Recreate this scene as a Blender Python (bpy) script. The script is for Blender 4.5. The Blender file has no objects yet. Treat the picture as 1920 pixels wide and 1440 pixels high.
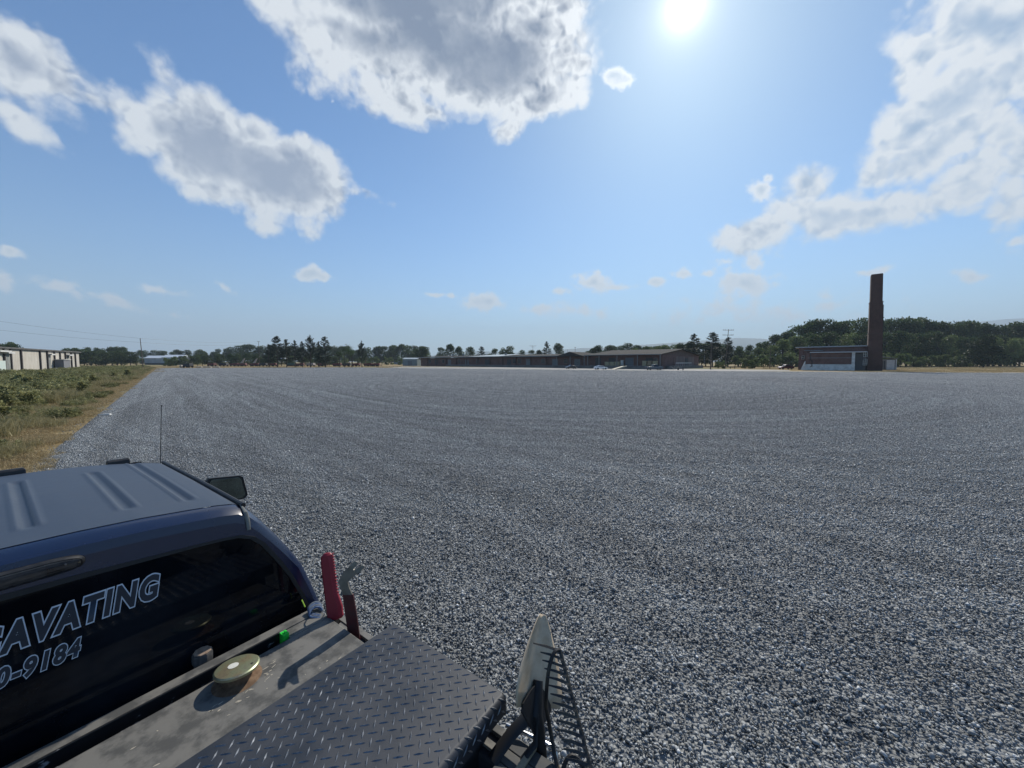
import bpy, math, random
import numpy as np
from mathutils import Vector, Matrix, noise as mnoise
rad = math.radians
S = bpy.context.scene
COL = S.collection

# ------------------------------------------------------------------ camera
CAM_H = 2.8
PITCH = math.atan(42 / 721)
cd = bpy.data.cameras.new("camera")
cam = bpy.data.objects.new("camera", cd)
COL.objects.link(cam)
cd.sensor_width = 36.0
cd.lens = 36.0 * 721 / 1920
cd.clip_start = 0.05
cd.clip_end = 30000
cam.location = (0, 0, CAM_H)
cam.rotation_euler = (rad(90) - PITCH, 0, 0)
S.camera = cam

# ------------------------------------------------------------------ light
SUN_AZ, SUN_EL = 23.1, 38.8          # degrees right of +Y, above the horizon
sun_dir = Vector((math.sin(rad(SUN_AZ)) * math.cos(rad(SUN_EL)), math.cos(rad(SUN_AZ)) * math.cos(rad(SUN_EL)), math.sin(rad(SUN_EL))))
sl = bpy.data.lights.new("sun", 'SUN')
sl.energy = 4.2
sl.angle = rad(0.55)
sl.color = (1.0, 0.93, 0.82)
so = bpy.data.objects.new("sun", sl)
COL.objects.link(so)
so.rotation_euler = sun_dir.to_track_quat('Z', 'Y').to_euler()

S.view_settings.view_transform = 'Standard'
S.view_settings.look = 'None'
S.view_settings.gamma = 1.0
S.view_settings.exposure = 0.27
S.cycles.max_bounces = 6
S.cycles.volume_bounces = 0
S.cycles.caustics_reflective = False
S.cycles.caustics_refractive = False
S.cycles.use_denoising = True

# ------------------------------------------------------------------ sky (Nishita plus procedural cumulus laid out by bearing and elevation)
world = bpy.data.worlds.new("World")
S.world = world
world.use_nodes = True
WN = world.node_tree
WN.nodes.clear()


def sv(x):
    """socket or constant setter"""
    return x


class NG:
    """small helper that writes node maths"""
    def __init__(s, nt):
        s.nt = nt

    def new(s, t, **kw):
        n = s.nt.nodes.new(t)
        for k, v in kw.items():
            setattr(n, k, v)
        return n

    def put(s, sock, v):
        if isinstance(v, bpy.types.NodeSocket):
            s.nt.links.new(v, sock)
        elif v is not None:
            sock.default_value = v

    def m(s, op, a, b=None, c=None, clamp=False):
        n = s.new('ShaderNodeMath', operation=op, use_clamp=clamp)
        s.put(n.inputs[0], a)
        if b is not None: s.put(n.inputs[1], b)
        if c is not None: s.put(n.inputs[2], c)
        return n.outputs[0]

    def v(s, op, a, b=None, scale=None):
        n = s.new('ShaderNodeVectorMath', operation=op)
        s.put(n.inputs[0], a)
        if b is not None: s.put(n.inputs[1], b)
        if scale is not None: s.put(n.inputs[3], scale)
        return n.outputs[1] if op in ('LENGTH', 'DOT_PRODUCT') else n.outputs[0]

    def noise(s, vec, scale, detail=4, rough=0.55, out=0, dist=0.0):
        n = s.new('ShaderNodeTexNoise')
        s.put(n.inputs['Vector'], vec)
        n.inputs['Scale'].default_value = scale
        n.inputs['Detail'].default_value = detail
        n.inputs['Roughness'].default_value = rough
        n.inputs['Distortion'].default_value = dist
        return n.outputs[out]

    def step(s, x, a, b):
        n = s.new('ShaderNodeMapRange', interpolation_type='SMOOTHSTEP')
        s.put(n.inputs[0], x)
        n.inputs[1].default_value = a
        n.inputs[2].default_value = b
        return n.outputs[0]

    def mix(s, f, a, b, blend='MIX'):
        n = s.new('ShaderNodeMix', data_type='RGBA', blend_type=blend)
        s.put(n.inputs[0], f)
        s.put(n.inputs[6], a if isinstance(a, bpy.types.NodeSocket) else (*a, 1))
        s.put(n.inputs[7], b if isinstance(b, bpy.types.NodeSocket) else (*b, 1))
        return n.outputs[2]

    def ramp(s, x, stops, interp='LINEAR'):
        n = s.new('ShaderNodeValToRGB')
        n.color_ramp.interpolation = interp
        els = n.color_ramp.elements
        while len(els) < len(stops): els.new(0.5)
        for e, (p, c) in zip(els, stops):
            e.position = p
            e.color = (*c, 1)
        s.put(n.inputs[0], x)
        return n.outputs[0]


# cloud cells: bearing, elevation, half axes, tilt (all in degrees)
BIG= [(-50.1, 24.6, 4.1, 2.78, 164.8), (-51.4, 21.0, 2.0, 0.97, 142.8), (-45.9, 23.9, 2.2, 1.11, -165.0), (-41.9, 23.8, 4.0, 3.08, 176.0), (-36.9, 22.8, 7.0, 4.83, 163.8), (-31.8, 21.1, 7.6, 4.75, 164.4), (-28.6, 21.8, 6.4, 4.69, -173.4), (-34.9, 22.6, 5.8, 4.07, -158.6), (-26.6, 19.5, 4.2, 1.86, 176.6), (-41.2, 27.8, 1.7, 0.94, 127.9), (-33.2, 26.1, 3.3, 2.44, -154.5), (-29.4, 24.4, 3.4, 3.04, -179.3), (-25.2, 22.7, 2.7, 2.68, 86.8), (-20.7, 22.0, 2.1, 0.55, 179.2), (-13.3, 40.5, 23.5, 4.03, -175.7), (-8.3, 37.5, 17.6, 4.79, 179.1), (-3.0, 36.4, 12.9, 4.46, -178.3), (-22.9, 36.9, 7.1, 2.76, 179.1), (-19.0, 36.3, 8.8, 3.57, -173.3), (-15.3, 32.3, 8.0, 2.17, 179.6), (-6.1, 34.8, 8.3, 3.02, -176.6), (3.8, 33.7, 6.6, 2.56, -167.9), (3.0, 39.1, 8.7, 2.59, 178.3), (0.0, 30.4, 2.6, 1.05, -160.8), (7.9, 41.2, 3.7, 1.68, 174.8), (-30.6, 37.0, 4.8, 1.4, -174.1), (-14.6, 44.7, 26.8, 4.41, -172.3), (49.8, 28.4, 6.3, 2.89, 143.6), (51.3, 23.6, 3.5, 2.07, 127.9), (44.6, 28.7, 2.7, 1.7, 126.8), (44.1, 27.5, 2.1, 1.35, 118.8), (45.9, 31.2, 1.1, 0.92, 96.2), (47.9, 23.5, 4.2, 2.92, -168.0), (44.7, 23.0, 3.1, 2.02, 119.9), (43.4, 20.7, 2.3, 1.6, 132.2), (47.0, 20.4, 3.6, 2.68, -174.4), (50.6, 19.5, 2.0, 1.29, 123.9), (37.3, 19.6, 2.6, 1.91, 140.6), (38.6, 16.6, 5.1, 2.78, 176.9), (43.4, 16.0, 4.4, 2.19, 177.2), (32.6, 15.3, 4.1, 2.07, 178.5), (48.9, 16.7, 2.9, 2.05, -161.8), (52.1, 16.0, 4.1, 1.13, 88.3)]
SMALL= [(14.5, 34.5, 2.5, 0.97, 156.1, 0.9), (32.1, 20.0, 1.6, 1.17, 152.4, 0.8), (32.9, 21.2, 0.9, 0.52, -176.7, 0.6), (30.8, 9.9, 3.3, 2.04, 169.4, 0.75), (32.0, 11.9, 1.3, 0.99, 106.3, 0.6), (12.0, 11.2, 3.0, 1.44, 167.4, 0.8), (14.9, 10.5, 3.1, 0.58, 177.1, 0.7), (-27.1, 11.3, 2.2, 0.94, 176.1, 0.8), (-3.5, 8.6, 3.6, 1.37, -179.4, 0.7), (-10.9, 9.5, 2.4, 0.45, 177.0, 0.5), (42.5, 9.7, 1.4, 0.51, -173.4, 0.6), (49.8, 8.0, 1.0, 0.48, 167.0, 0.5), (-52.1, 9.8, 0.8, 0.47, 168.2, 0.6), (-52.5, 7.3, 0.8, 0.75, -171.8, 0.5), (-49.2, 7.0, 1.8, 0.56, 164.9, 0.5), (-45.8, 6.3, 3.2, 0.49, 160.5, 0.4), (-42.3, 7.9, 2.2, 0.46, 174.0, 0.4), (-36.7, 8.7, 0.8, 0.37, 147.6, 0.4), (23.9, 11.7, 1.4, 0.61, 173.6, 0.6), (26.5, 11.3, 0.9, 0.4, 173.0, 0.5), (3.9, 7.6, 3.5, 0.84, 179.4, 0.35), (20.3, 10.7, 1.2, 0.56, 174.8, 0.5), (28.6, 12.7, 1.3, 0.45, 172.3, 0.5), (-24.1, 30.6, 0.5, 0.38, -154.4, 0.4), (31.2, 6.4, 8.7, 1.45, 176.0, 0.25), (9.7, 7.2, 4.6, 0.76, 178.7, 0.3), (52.0, 10.6, 0.9, 0.33, -169.4, 0.4), (7.0, 10.2, 1.2, 0.45, 178.5, 0.4), (-40.7, 5.1, 1.1, 0.3, 171.3, 0.3), (39.3, 6.2, 1.9, 0.59, 174.2, 0.25)]
SKY_S = 0.105
W = NG(WN)
tc = W.new('ShaderNodeTexCoord')
gen = tc.outputs['Generated']
sx = W.new('ShaderNodeSeparateXYZ')
WN.links.new(gen, sx.inputs[0])
az = W.m('MULTIPLY', W.m('ARCTAN2', sx.outputs[0], sx.outputs[1]), 57.29578)
el = W.m('MULTIPLY', W.m('ARCSINE', sx.outputs[2]), 57.29578)
cx = W.new('ShaderNodeCombineXYZ')
WN.links.new(az, cx.inputs[0])
WN.links.new(el, cx.inputs[1])
pos = cx.outputs[0]


def cells(table, posn, small):
    acc = None
    for e in table:
        a, b, ra, rb, t = e[:5]
        mp = W.new('ShaderNodeMapping', vector_type='TEXTURE')
        if acc is None:
            W.put(mp.inputs[0], posn)
        else:        # chained, so that the compiled sky needs little memory
            q = W.new('ShaderNodeVectorMath', operation='MULTIPLY_ADD')
            W.put(q.inputs[0], acc)
            q.inputs[1].default_value = (1e-7, 1e-7, 1e-7)
            W.put(q.inputs[2], posn)
            W.put(mp.inputs[0], q.outputs[0])
        mp.inputs[1].default_value = (a, b, 0)
        mp.inputs[2].default_value = (0, 0, rad(t))
        mp.inputs[3].default_value = (ra, rb, 1)
        r = W.v('LENGTH', mp.outputs[0])
        if small:
            d = W.m('MULTIPLY_ADD', r, -e[5], e[5])
        else:
            k = min(ra, rb)
            d = W.m('MULTIPLY_ADD', r, -k, k)
        acc = d if acc is None else W.m('SMOOTH_MAX', acc, d, 0.05 if small else 0.5)
    return acc


warp = W.v('MULTIPLY', W.v('SUBTRACT', W.noise(gen, 7.0, 3, 0.5, out=1), (0.5, 0.5, 0.5)), (5.0, 5.0, 0.0))
posw = W.v('ADD', pos, warp)
d_big = cells(BIG, posw, False)
warp2 = W.v('MULTIPLY', W.v('SUBTRACT', W.noise(gen, 22.0, 3, 0.5, out=1), (0.5, 0.5, 0.5)), (1.6, 1.6, 0.0))
d_small = cells(SMALL, W.v('ADD', pos, warp2), True)


def puffs(vec):
    n = W.new('ShaderNodeTexVoronoi', feature='F1', normalize=True)
    W.put(n.inputs['Vector'], vec)
    n.inputs['Scale'].default_value = 13.0
    n.inputs['Detail'].default_value = 2.0
    n.inputs['Roughness'].default_value = 0.55
    n.inputs['Lacunarity'].default_value = 2.3
    return n.outputs['Distance']


f0 = W.noise(gen, 9.0, 8, 0.6)
pw = W.v('ADD', gen, W.v('SCALE', W.v('SUBTRACT', W.noise(gen, 16.0, 3, 0.6, out=1), (0.5, 0.5, 0.5)), scale=0.05))
v0 = puffs(pw)
v1 = puffs(W.v('ADD', pw, tuple(sun_dir * 0.013)))
D = W.m('ADD', W.m('MULTIPLY_ADD', W.m('MAXIMUM', W.m('SUBTRACT', f0, 0.5), -0.2), 4.2, W.m('MINIMUM', d_big, 2.6)), W.m('MULTIPLY_ADD', W.m('MINIMUM', v0, 0.5), -4.4, 1.05))
alpha = W.step(D, -0.95, 0.5)
deep = W.step(d_big, 0.8, 3.6)
rim = W.step(D, 0.1, 2.3)
thick = W.m('MULTIPLY_ADD', deep, 0.52, W.m('MULTIPLY', rim, 0.52))
bumpy = W.m('MULTIPLY', W.m('SUBTRACT', v1, v0), W.m('MULTIPLY_ADD', deep, -0.95, 1.0))
g0 = W.noise(gen, 30.0, 8, 0.6)
Ds = W.m('MULTIPLY_ADD', W.m('SUBTRACT', g0, 0.42), 1.8, d_small)
alpha_s = W.m('MULTIPLY', W.step(Ds, 0.0, 0.55), 0.95)
thick_s = W.step(Ds, 0.3, 1.1)

nish = W.new('ShaderNodeTexSky', sky_type='NISHITA')
nish.sun_disc = False
nish.sun_elevation = rad(SUN_EL)
nish.sun_rotation = rad(SUN_AZ)
nish.air_density = 1.0
nish.dust_density = 0.7
nish.ozone_density = 2.0
nish.altitude = 100
skyraw = W.mix(1.0, nish.outputs[0], (0.62, 0.90, 1.12), 'MULTIPLY')

sd = W.v('DOT_PRODUCT', W.v('NORMALIZE', gen), tuple(sun_dir))
ang = W.m('MULTIPLY', W.m('ARCCOSINE', W.m('MINIMUM', sd, 0.99999)), 57.29578)
near = W.m('POWER', 2.718, W.m('MULTIPLY', ang, -1 / 16.0))         # brighter towards the sun
near2 = W.m('POWER', 2.718, W.m('MULTIPLY', ang, -1 / 3.0))
near3 = W.m('POWER', 2.718, W.m('MULTIPLY', ang, -1 / 9.0))
core = W.m('POWER', 2.718, W.m('MULTIPLY', ang, -1 / 0.9))
damp = W.m('DIVIDE', 1.0, W.m('MULTIPLY_ADD', near, 1.0, 1.0))
skycol = W.v('SCALE', skyraw, scale=damp)
# cloud colours (scene-linear, divided by the background strength below)
k = 1 / SKY_S
relief = W.m('ADD', W.m('MULTIPLY', bumpy, 6.0), W.m('MULTIPLY', W.m('SUBTRACT', W.noise(gen, 8.0, 5, 0.55), 0.46), 0.9))
white = W.mix(near, (0.62 * k, 0.66 * k, 0.70 * k), (0.95 * k, 0.98 * k, 1.0 * k))
grey0 = W.mix(near, (0.19 * k, 0.24 * k, 0.33 * k), (0.155 * k, 0.20 * k, 0.29 * k))
grey1 = W.mix(W.step(az, -28, -18), (0.27 * k, 0.325 * k, 0.425 * k), grey0)
grey = W.mix(W.step(az, 22, 40), grey1, (0.31 * k, 0.42 * k, 0.57 * k))
tt = W.m('SUBTRACT', thick, relief, clamp=True)
ccol = W.mix(tt, white, grey)
ccol_s = W.mix(W.m('MULTIPLY', thick_s, 0.75), W.mix(near, (0.66 * k, 0.70 * k, 0.74 * k), (1.02 * k, 1.06 * k, 1.10 * k)), W.mix(near, (0.36 * k, 0.46 * k, 0.56 * k), (0.42 * k, 0.56 * k, 0.72 * k)))
c1 = W.mix(alpha_s, skycol, ccol_s)
c2 = W.mix(W.m('MULTIPLY', alpha, 0.97), c1, ccol)
# the sun's aureole in the air
glow = W.m('ADD', W.m('ADD', W.m('MULTIPLY', near2, 0.34 * k), W.m('MULTIPLY', near3, 0.10 * k)), W.m('MULTIPLY', core, 2.2 * k))
gl = W.v('SCALE', (1.0, 0.97, 0.9), scale=glow)
pale = W.m('MULTIPLY', W.m('POWER', 2.718, W.m('MULTIPLY', W.m('ABSOLUTE', el), -1 / 7.5)), 0.82)
c2b = W.mix(pale, c2, (0.36 * k, 0.45 * k, 0.53 * k))
c3 = W.v('ADD', c2b, gl)
bg = W.new('ShaderNodeBackground')
WN.links.new(c3, bg.inputs[0])
bg.inputs[1].default_value = SKY_S
wo = W.new('ShaderNodeOutputWorld')
WN.links.new(bg.outputs[0], wo.inputs[0])
world.cycles.sampling_method = 'MANUAL'
world.cycles.sample_map_resolution = 512


# ------------------------------------------------------------------ helpers
def tag(o, label=None, cat=None, group=None, kind=None):
    if label: o['label'] = label
    if cat: o['category'] = cat
    if group: o['group'] = group
    if kind: o['kind'] = kind
    return o


def empty(name, loc=(0, 0, 0), rz=0.0):
    o = bpy.data.objects.new(name, None)
    o.empty_display_size = 0.3
    COL.objects.link(o)
    o.location = loc
    o.rotation_euler = (0, 0, rz)
    return o


def copy_tree(o, parent=None):
    c = o.copy()
    COL.objects.link(c)
    c.parent = parent
    for ch in o.children:
        copy_tree(ch, c)
    return c


class MB:
    """mesh builder: collects pieces into one mesh"""
    def __init__(s):
        s.v, s.f, s.mi = [], [], []
        s.cur = 0

    def add(s, vs, fs):
        n = len(s.v)
        s.v.extend([tuple(p) for p in vs])
        s.f.extend([tuple(i + n for i in f) for f in fs])
        s.mi.extend([s.cur] * len(fs))
        return s

    def box(s, lo, hi, M=None):
        (a, b, c), (d, e, f) = lo, hi
        vs = [Vector(p) for p in ((a, b, c), (d, b, c), (d, e, c), (a, e, c), (a, b, f), (d, b, f), (d, e, f), (a, e, f))]
        if M is not None: vs = [M @ p for p in vs]
        return s.add(vs, [(0, 3, 2, 1), (4, 5, 6, 7), (0, 1, 5, 4), (1, 2, 6, 5), (2, 3, 7, 6), (3, 0, 4, 7)])

    def tube(s, pts, r, seg=8, cap=True, flat=1.0):
        pts = [Vector(p) for p in pts]
        n = len(pts)
        rs = r if isinstance(r, (list, tuple)) else [r] * n
        up = Vector((0, 0, 1))
        vs, fs = [], []
        prev = None
        for i, p in enumerate(pts):
            t = (pts[min(i + 1, n - 1)] - pts[max(i - 1, 0)]).normalized()
            if prev is None:
                a = t.cross(up)
                if a.length < 1e-3: a = t.cross(Vector((1, 0, 0)))
            else:
                a = prev - t * prev.dot(t)
            a.normalize()
            b = t.cross(a).normalized()
            prev = a
            for k2 in range(seg):
                q = 2 * math.pi * k2 / seg
                vs.append(p + a * math.cos(q) * rs[i] + b * math.sin(q) * rs[i] * flat)
        for i in range(n - 1):
            for k2 in range(seg):
                j = (k2 + 1) % seg
                fs.append((i * seg + k2, i * seg + j, (i + 1) * seg + j, (i + 1) * seg + k2))
        if cap:
            fs.append(tuple(range(seg - 1, -1, -1)))
            fs.append(tuple((n - 1) * seg + k2 for k2 in range(seg)))
        return s.add(vs, fs)

    def lathe(s, prof, c=(0, 0, 0), seg=24):
        """prof: (radius, z) from bottom to top about z through c"""
        vs, fs = [], []
        for r, z in prof:
            for k2 in range(seg):
                q = 2 * math.pi * k2 / seg
                vs.append((c[0] + r * math.cos(q), c[1] + r * math.sin(q), c[2] + z))
        for i in range(len(prof) - 1):
            for k2 in range(seg):
                j = (k2 + 1) % seg
                fs.append((i * seg + k2, i * seg + j, (i + 1) * seg + j, (i + 1) * seg + k2))
        fs.append(tuple(range(seg - 1, -1, -1)))
        fs.append(tuple((len(prof) - 1) * seg + k2 for k2 in range(seg)))
        return s.add(vs, fs)

    def prism(s, poly, z0, z1, M=None):
        """polygon in xy extruded along z, moved by M"""
        n = len(poly)
        vs = [Vector((x, y, z0)) for x, y in poly] + [Vector((x, y, z1)) for x, y in poly]
        if M is not None: vs = [M @ p for p in vs]
        fs = [tuple(range(n - 1, -1, -1)), tuple(range(n, 2 * n))]
        fs += [(i, (i + 1) % n, n + (i + 1) % n, n + i) for i in range(n)]
        return s.add(vs, fs)

    def loft(s, rings, cap=True, closed=True):
        n = len(rings[0])
        vs = [p for r in rings for p in r]
        fs = []
        for i in range(len(rings) - 1):
            for k2 in range(n if closed else n - 1):
                j = (k2 + 1) % n
                fs.append((i * n + k2, i * n + j, (i + 1) * n + j, (i + 1) * n + k2))
        if cap:
            fs.append(tuple(range(n - 1, -1, -1)))
            fs.append(tuple((len(rings) - 1) * n + k2 for k2 in range(n)))
        return s.add(vs, fs)

    def build(s, name, mats, parent=None, smooth=False, bevel=0.0, loc=None, rz=None, fixn=True, seg=2):
        me = bpy.data.meshes.new(name)
        me.from_pydata(s.v, [], s.f)
        if not isinstance(mats, (list, tuple)): mats = [mats]
        for m_ in mats: me.materials.append(m_)
        if max(s.mi or [0]) > 0: me.polygons.foreach_set('material_index', s.mi)
        me.update()
        if fixn:
            import bmesh
            bm = bmesh.new()
            bm.from_mesh(me)
            bmesh.ops.recalc_face_normals(bm, faces=bm.faces)
            bm.to_mesh(me)
            bm.free()
        if smooth:
            me.polygons.foreach_set('use_smooth', [True] * len(me.polygons))
            if smooth != 'all': me.set_sharp_from_angle(angle=rad(smooth if smooth is not True else 35))
        o = bpy.data.objects.new(name, me)
        COL.objects.link(o)
        if parent: o.parent = parent
        if loc: o.location = loc
        if rz is not None: o.rotation_euler = (0, 0, rz)
        if bevel:
            b = o.modifiers.new('bevel', 'BEVEL')
            b.width = bevel
            b.segments = seg
            b.limit_method = 'ANGLE'
            b.angle_limit = rad(40)
        return o


def npmesh(name, V, F, mat, attrs=None, smooth=False, parent=None):
    """V (n,3), F (m,k) arrays"""
    me = bpy.data.meshes.new(name)
    V = np.asarray(V, np.float32)
    F = np.asarray(F, np.int32)
    me.vertices.add(len(V))
    me.vertices.foreach_set('co', V.ravel())
    m_, k_ = F.shape
    me.loops.add(m_ * k_)
    me.polygons.add(m_)
    me.polygons.foreach_set('loop_start', np.arange(0, m_ * k_, k_, dtype=np.int32))
    me.loops.foreach_set('vertex_index', F.ravel())
    if smooth: me.polygons.foreach_set('use_smooth', np.ones(m_, bool))
    me.update(calc_edges=True)
    me.materials.append(mat)
    for n_, a_ in (attrs or {}).items():
        at = me.attributes.new(n_, 'FLOAT', 'POINT')
        at.data.foreach_set('value', np.asarray(a_, np.float32))
    o = bpy.data.objects.new(name, me)
    COL.objects.link(o)
    if parent: o.parent = parent
    return o


MATS = {}


def mat(name, base, rough=0.6, metal=0.0, var=0.0, vscale=3.0, var_col=None, bump=0.0, bscale=40.0, bdist=0.01, spec=0.5, coat=0.0,
        stretch=None, rvar=0.0, detail=5, obj_rand=0.0, thr=(0.35, 0.7)):
    """procedural surface: base colour with noise towards var_col, optional bump"""
    if name in MATS: return MATS[name]
    m_ = bpy.data.materials.new(name)
    m_.use_nodes = True
    nt = m_.node_tree
    nt.nodes.clear()
    g = NG(nt)
    p = g.new('ShaderNodeBsdfPrincipled')
    o = g.new('ShaderNodeOutputMaterial')
    nt.links.new(p.outputs[0], o.inputs[0])
    c = g.new('ShaderNodeTexCoord').outputs['Object']
    if stretch:
        mp = g.new('ShaderNodeMapping')
        g.put(mp.inputs[0], c)
        mp.inputs[3].default_value = stretch
        c = mp.outputs[0]
    col = None
    if var > 0:
        vc = var_col or tuple(x * 0.5 for x in base)
        f = g.m('MULTIPLY', g.step(g.noise(c, vscale, detail, 0.6), *thr), var)
        col = g.mix(f, base, vc)
        if rvar: g.put(p.inputs['Roughness'], g.m('MULTIPLY_ADD', f, rvar, rough, clamp=True))
    if obj_rand:
        oi = g.new('ShaderNodeObjectInfo')
        sc_ = g.m('MULTIPLY_ADD', oi.outputs['Random'], obj_rand, 1 - obj_rand / 2)
        if col is None:
            rgb = g.new('ShaderNodeRGB')
            rgb.outputs[0].default_value = (*base, 1)
            col = rgb.outputs[0]
        col = g.v('SCALE', col, scale=sc_)
    if col is None: p.inputs['Base Color'].default_value = (*base, 1)
    else: g.put(p.inputs['Base Color'], col)
    if not (var > 0 and rvar): p.inputs['Roughness'].default_value = rough
    p.inputs['Metallic'].default_value = metal
    p.inputs['Specular IOR Level'].default_value = spec
    if coat:
        p.inputs['Coat Weight'].default_value = coat
        p.inputs['Coat Roughness'].default_value = 0.06
    if bump:
        b = g.new('ShaderNodeBump')
        b.inputs['Strength'].default_value = bump
        b.inputs['Distance'].default_value = bdist
        g.put(b.inputs['Height'], g.noise(c, bscale, 6, 0.6))
        nt.links.new(b.outputs[0], p.inputs['Normal'])
    MATS[name] = m_
    return m_


def at(px, Y):
    """world X of a bearing px (photograph pixels) at depth Y"""
    return (px - 960) / 721 * Y


def zt(py, Y):
    """height at depth Y seen at row py"""
    return CAM_H + (678 - py) / 721 * Y


# site frame: u runs along the gravel edge (away, to the left), v to the right of it
UX, UY = -0.669, 0.743
VX, VY = 0.743, 0.669


def uv(u, v):
    return (u * UX + v * VX, u * UY + v * VY)


# ------------------------------------------------------------------ the ground
def ground_mat():
    m_ = bpy.data.materials.new('dry_field')
    m_.use_nodes = True
    nt = m_.node_tree
    nt.nodes.clear()
    g = NG(nt)
    p = g.new('ShaderNodeBsdfPrincipled')
    o = g.new('ShaderNodeOutputMaterial')
    nt.links.new(p.outputs[0], o.inputs[0])
    c = g.new('ShaderNodeNewGeometry').outputs['Position']
    n1 = g.noise(c, 0.02, 5, 0.6)
    n2 = g.noise(c, 0.9, 6, 0.65)
    a = g.mix(g.step(n2, 0.3, 0.72), (0.20, 0.145, 0.07), (0.34, 0.26, 0.135))
    b = g.mix(g.step(n1, 0.5, 0.68), a, (0.11, 0.14, 0.05))
    g.put(p.inputs['Base Color'], b)
    p.inputs['Roughness'].default_value = 0.95
    p.inputs['Specular IOR Level'].default_value = 0.1
    bb = g.new('ShaderNodeBump')
    bb.inputs['Strength'].default_value = 0.6
    bb.inputs['Distance'].default_value = 0.05
    g.put(bb.inputs['Height'], g.noise(c, 12, 6, 0.7))
    nt.links.new(bb.outputs[0], p.inputs['Normal'])
    return m_


gm = MB()
R_ = 9000
gm.add([(-R_, -R_, 0), (R_, -R_, 0), (R_, 2 * R_, 0), (-R_, 2 * R_, 0)], [(0, 1, 2, 3)])
ground = gm.build('ground', ground_mat(), fixn=False)
tag(ground, kind='structure')


def gravel_nodes(name, stones):
    m_ = bpy.data.materials.new(name)
    m_.use_nodes = True
    nt = m_.node_tree
    nt.nodes.clear()
    g = NG(nt)
    p = g.new('ShaderNodeBsdfPrincipled')
    o = g.new('ShaderNodeOutputMaterial')
    nt.links.new(p.outputs[0], o.inputs[0])
    c = g.new('ShaderNodeNewGeometry').outputs['Position']
    if stones:
        t = g.new('ShaderNodeAttribute', attribute_name='tone').outputs['Fac']
        n = g.noise(c, 60, 3, 0.6)
        t = g.m('ADD', t, g.m('MULTIPLY', g.m('SUBTRACT', n, 0.5), 0.25))
    else:
        vo = g.new('ShaderNodeTexVoronoi')
        g.put(vo.inputs['Vector'], c)
        vo.inputs['Scale'].default_value = 28
        sp = g.new('ShaderNodeSeparateColor')
        nt.links.new(vo.outputs['Color'], sp.inputs[0])
        t = g.m('MULTIPLY', sp.outputs[0], 0.5)
        bb = g.new('ShaderNodeBump')
        bb.inputs['Distance'].default_value = 0.03
        g.put(bb.inputs['Height'], vo.outputs['Distance'])
        bb.invert = True
        nt.links.new(bb.outputs[0], p.inputs['Normal'])
    col = g.ramp(t, [(0.0, (0.12, 0.128, 0.132)), (0.35, (0.213, 0.226, 0.230)), (0.7, (0.355, 0.374, 0.38)), (0.9, (0.53, 0.545, 0.55)), (1.0, (0.80, 0.81, 0.82))])
    # wheel tracks and spread marks: dust on the stones, in long streaks
    st_ = g.new('ShaderNodeCombineXYZ')
    g.put(st_.inputs[0], g.m('MULTIPLY', g.v('DOT_PRODUCT', c, (UX, UY, 0)), 0.03))
    vv = g.v('DOT_PRODUCT', c, (VX, VY, 0))
    g.put(st_.inputs[1], g.m('MULTIPLY', vv, 1.1))
    s1 = g.noise(st_.outputs[0], 1.0, 4, 0.6, dist=0.2)
    lane = g.m('SUBTRACT', 1.0, g.step(vv, 8.0, 22.0))
    s2 = g.noise(c, 0.06, 4, 0.6)
    s3 = g.noise(c, 0.9, 4, 0.6)
    k1 = g.m('ADD', 1.0, g.m('MULTIPLY', g.m('SUBTRACT', g.step(s1, 0.35, 0.66), 0.5), g.m('MULTIPLY_ADD', lane, 0.26, 0.04)))
    # turning circles of the spreader
    dv = g.v('SUBTRACT', c, (10.0, 52.0, 0.0))
    wv = g.v('SCALE', g.noise(c, 0.05, 2, 0.5, out=1), scale=4.0)
    rr = g.v('LENGTH', g.v('ADD', dv, wv))
    cr_ = g.new('ShaderNodeCombineXYZ')
    g.put(cr_.inputs[0], g.m('MULTIPLY', rr, 1.9))
    g.put(cr_.inputs[1], g.v('LENGTH', g.v('SCALE', c, scale=0.02)))
    s4 = g.noise(cr_.outputs[0], 1.0, 4, 0.65)
    k4 = g.m('MULTIPLY_ADD', g.step(s4, 0.36, 0.66), 0.26, 0.88)
    k1 = g.m('MULTIPLY', k1, k4)
    k2 = g.m('MULTIPLY_ADD', s2, 0.5, 0.76)
    k3 = g.m('MULTIPLY_ADD', s3, 0.3, 0.85)
    col = g.v('SCALE', col, scale=g.m('MULTIPLY', g.m('MULTIPLY', k1, k2), k3))
    g.put(p.inputs['Base Color'], col)
    p.inputs['Roughness'].default_value = 0.62
    p.inputs['Specular IOR Level'].default_value = 0.4
    return m_


gravel_poly = [(-152, 165), (-75, 184), (-38, 160), (40, 121), (75, 106), (130, 92), (230, 60), (230, -60), (8.6 + 0, -14)]
E0 = uv(-24, -2.7)
gravel_poly[-1] = E0
GZ = 0.02
gb = MB()
gb.add([(x, y, GZ) for x, y in gravel_poly[::-1]], [tuple(range(len(gravel_poly)))])
lot = gb.build('gravel_lot', gravel_nodes('gravel_bed', False), fixn=False)
lot.data.flip_normals() if lot.data.polygons[0].normal.z < 0 else None
tag(lot, kind='structure')


def inside(x, y, poly):
    c = False
    j = len(poly) - 1
    for i in range(len(poly)):
        xi, yi = poly[i]
        xj, yj = poly[j]
        if (yi > y) != (yj > y) and x < (xj - xi) * (y - yi) / (yj - yi) + xi: c = not c
        j = i
    return c


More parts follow.
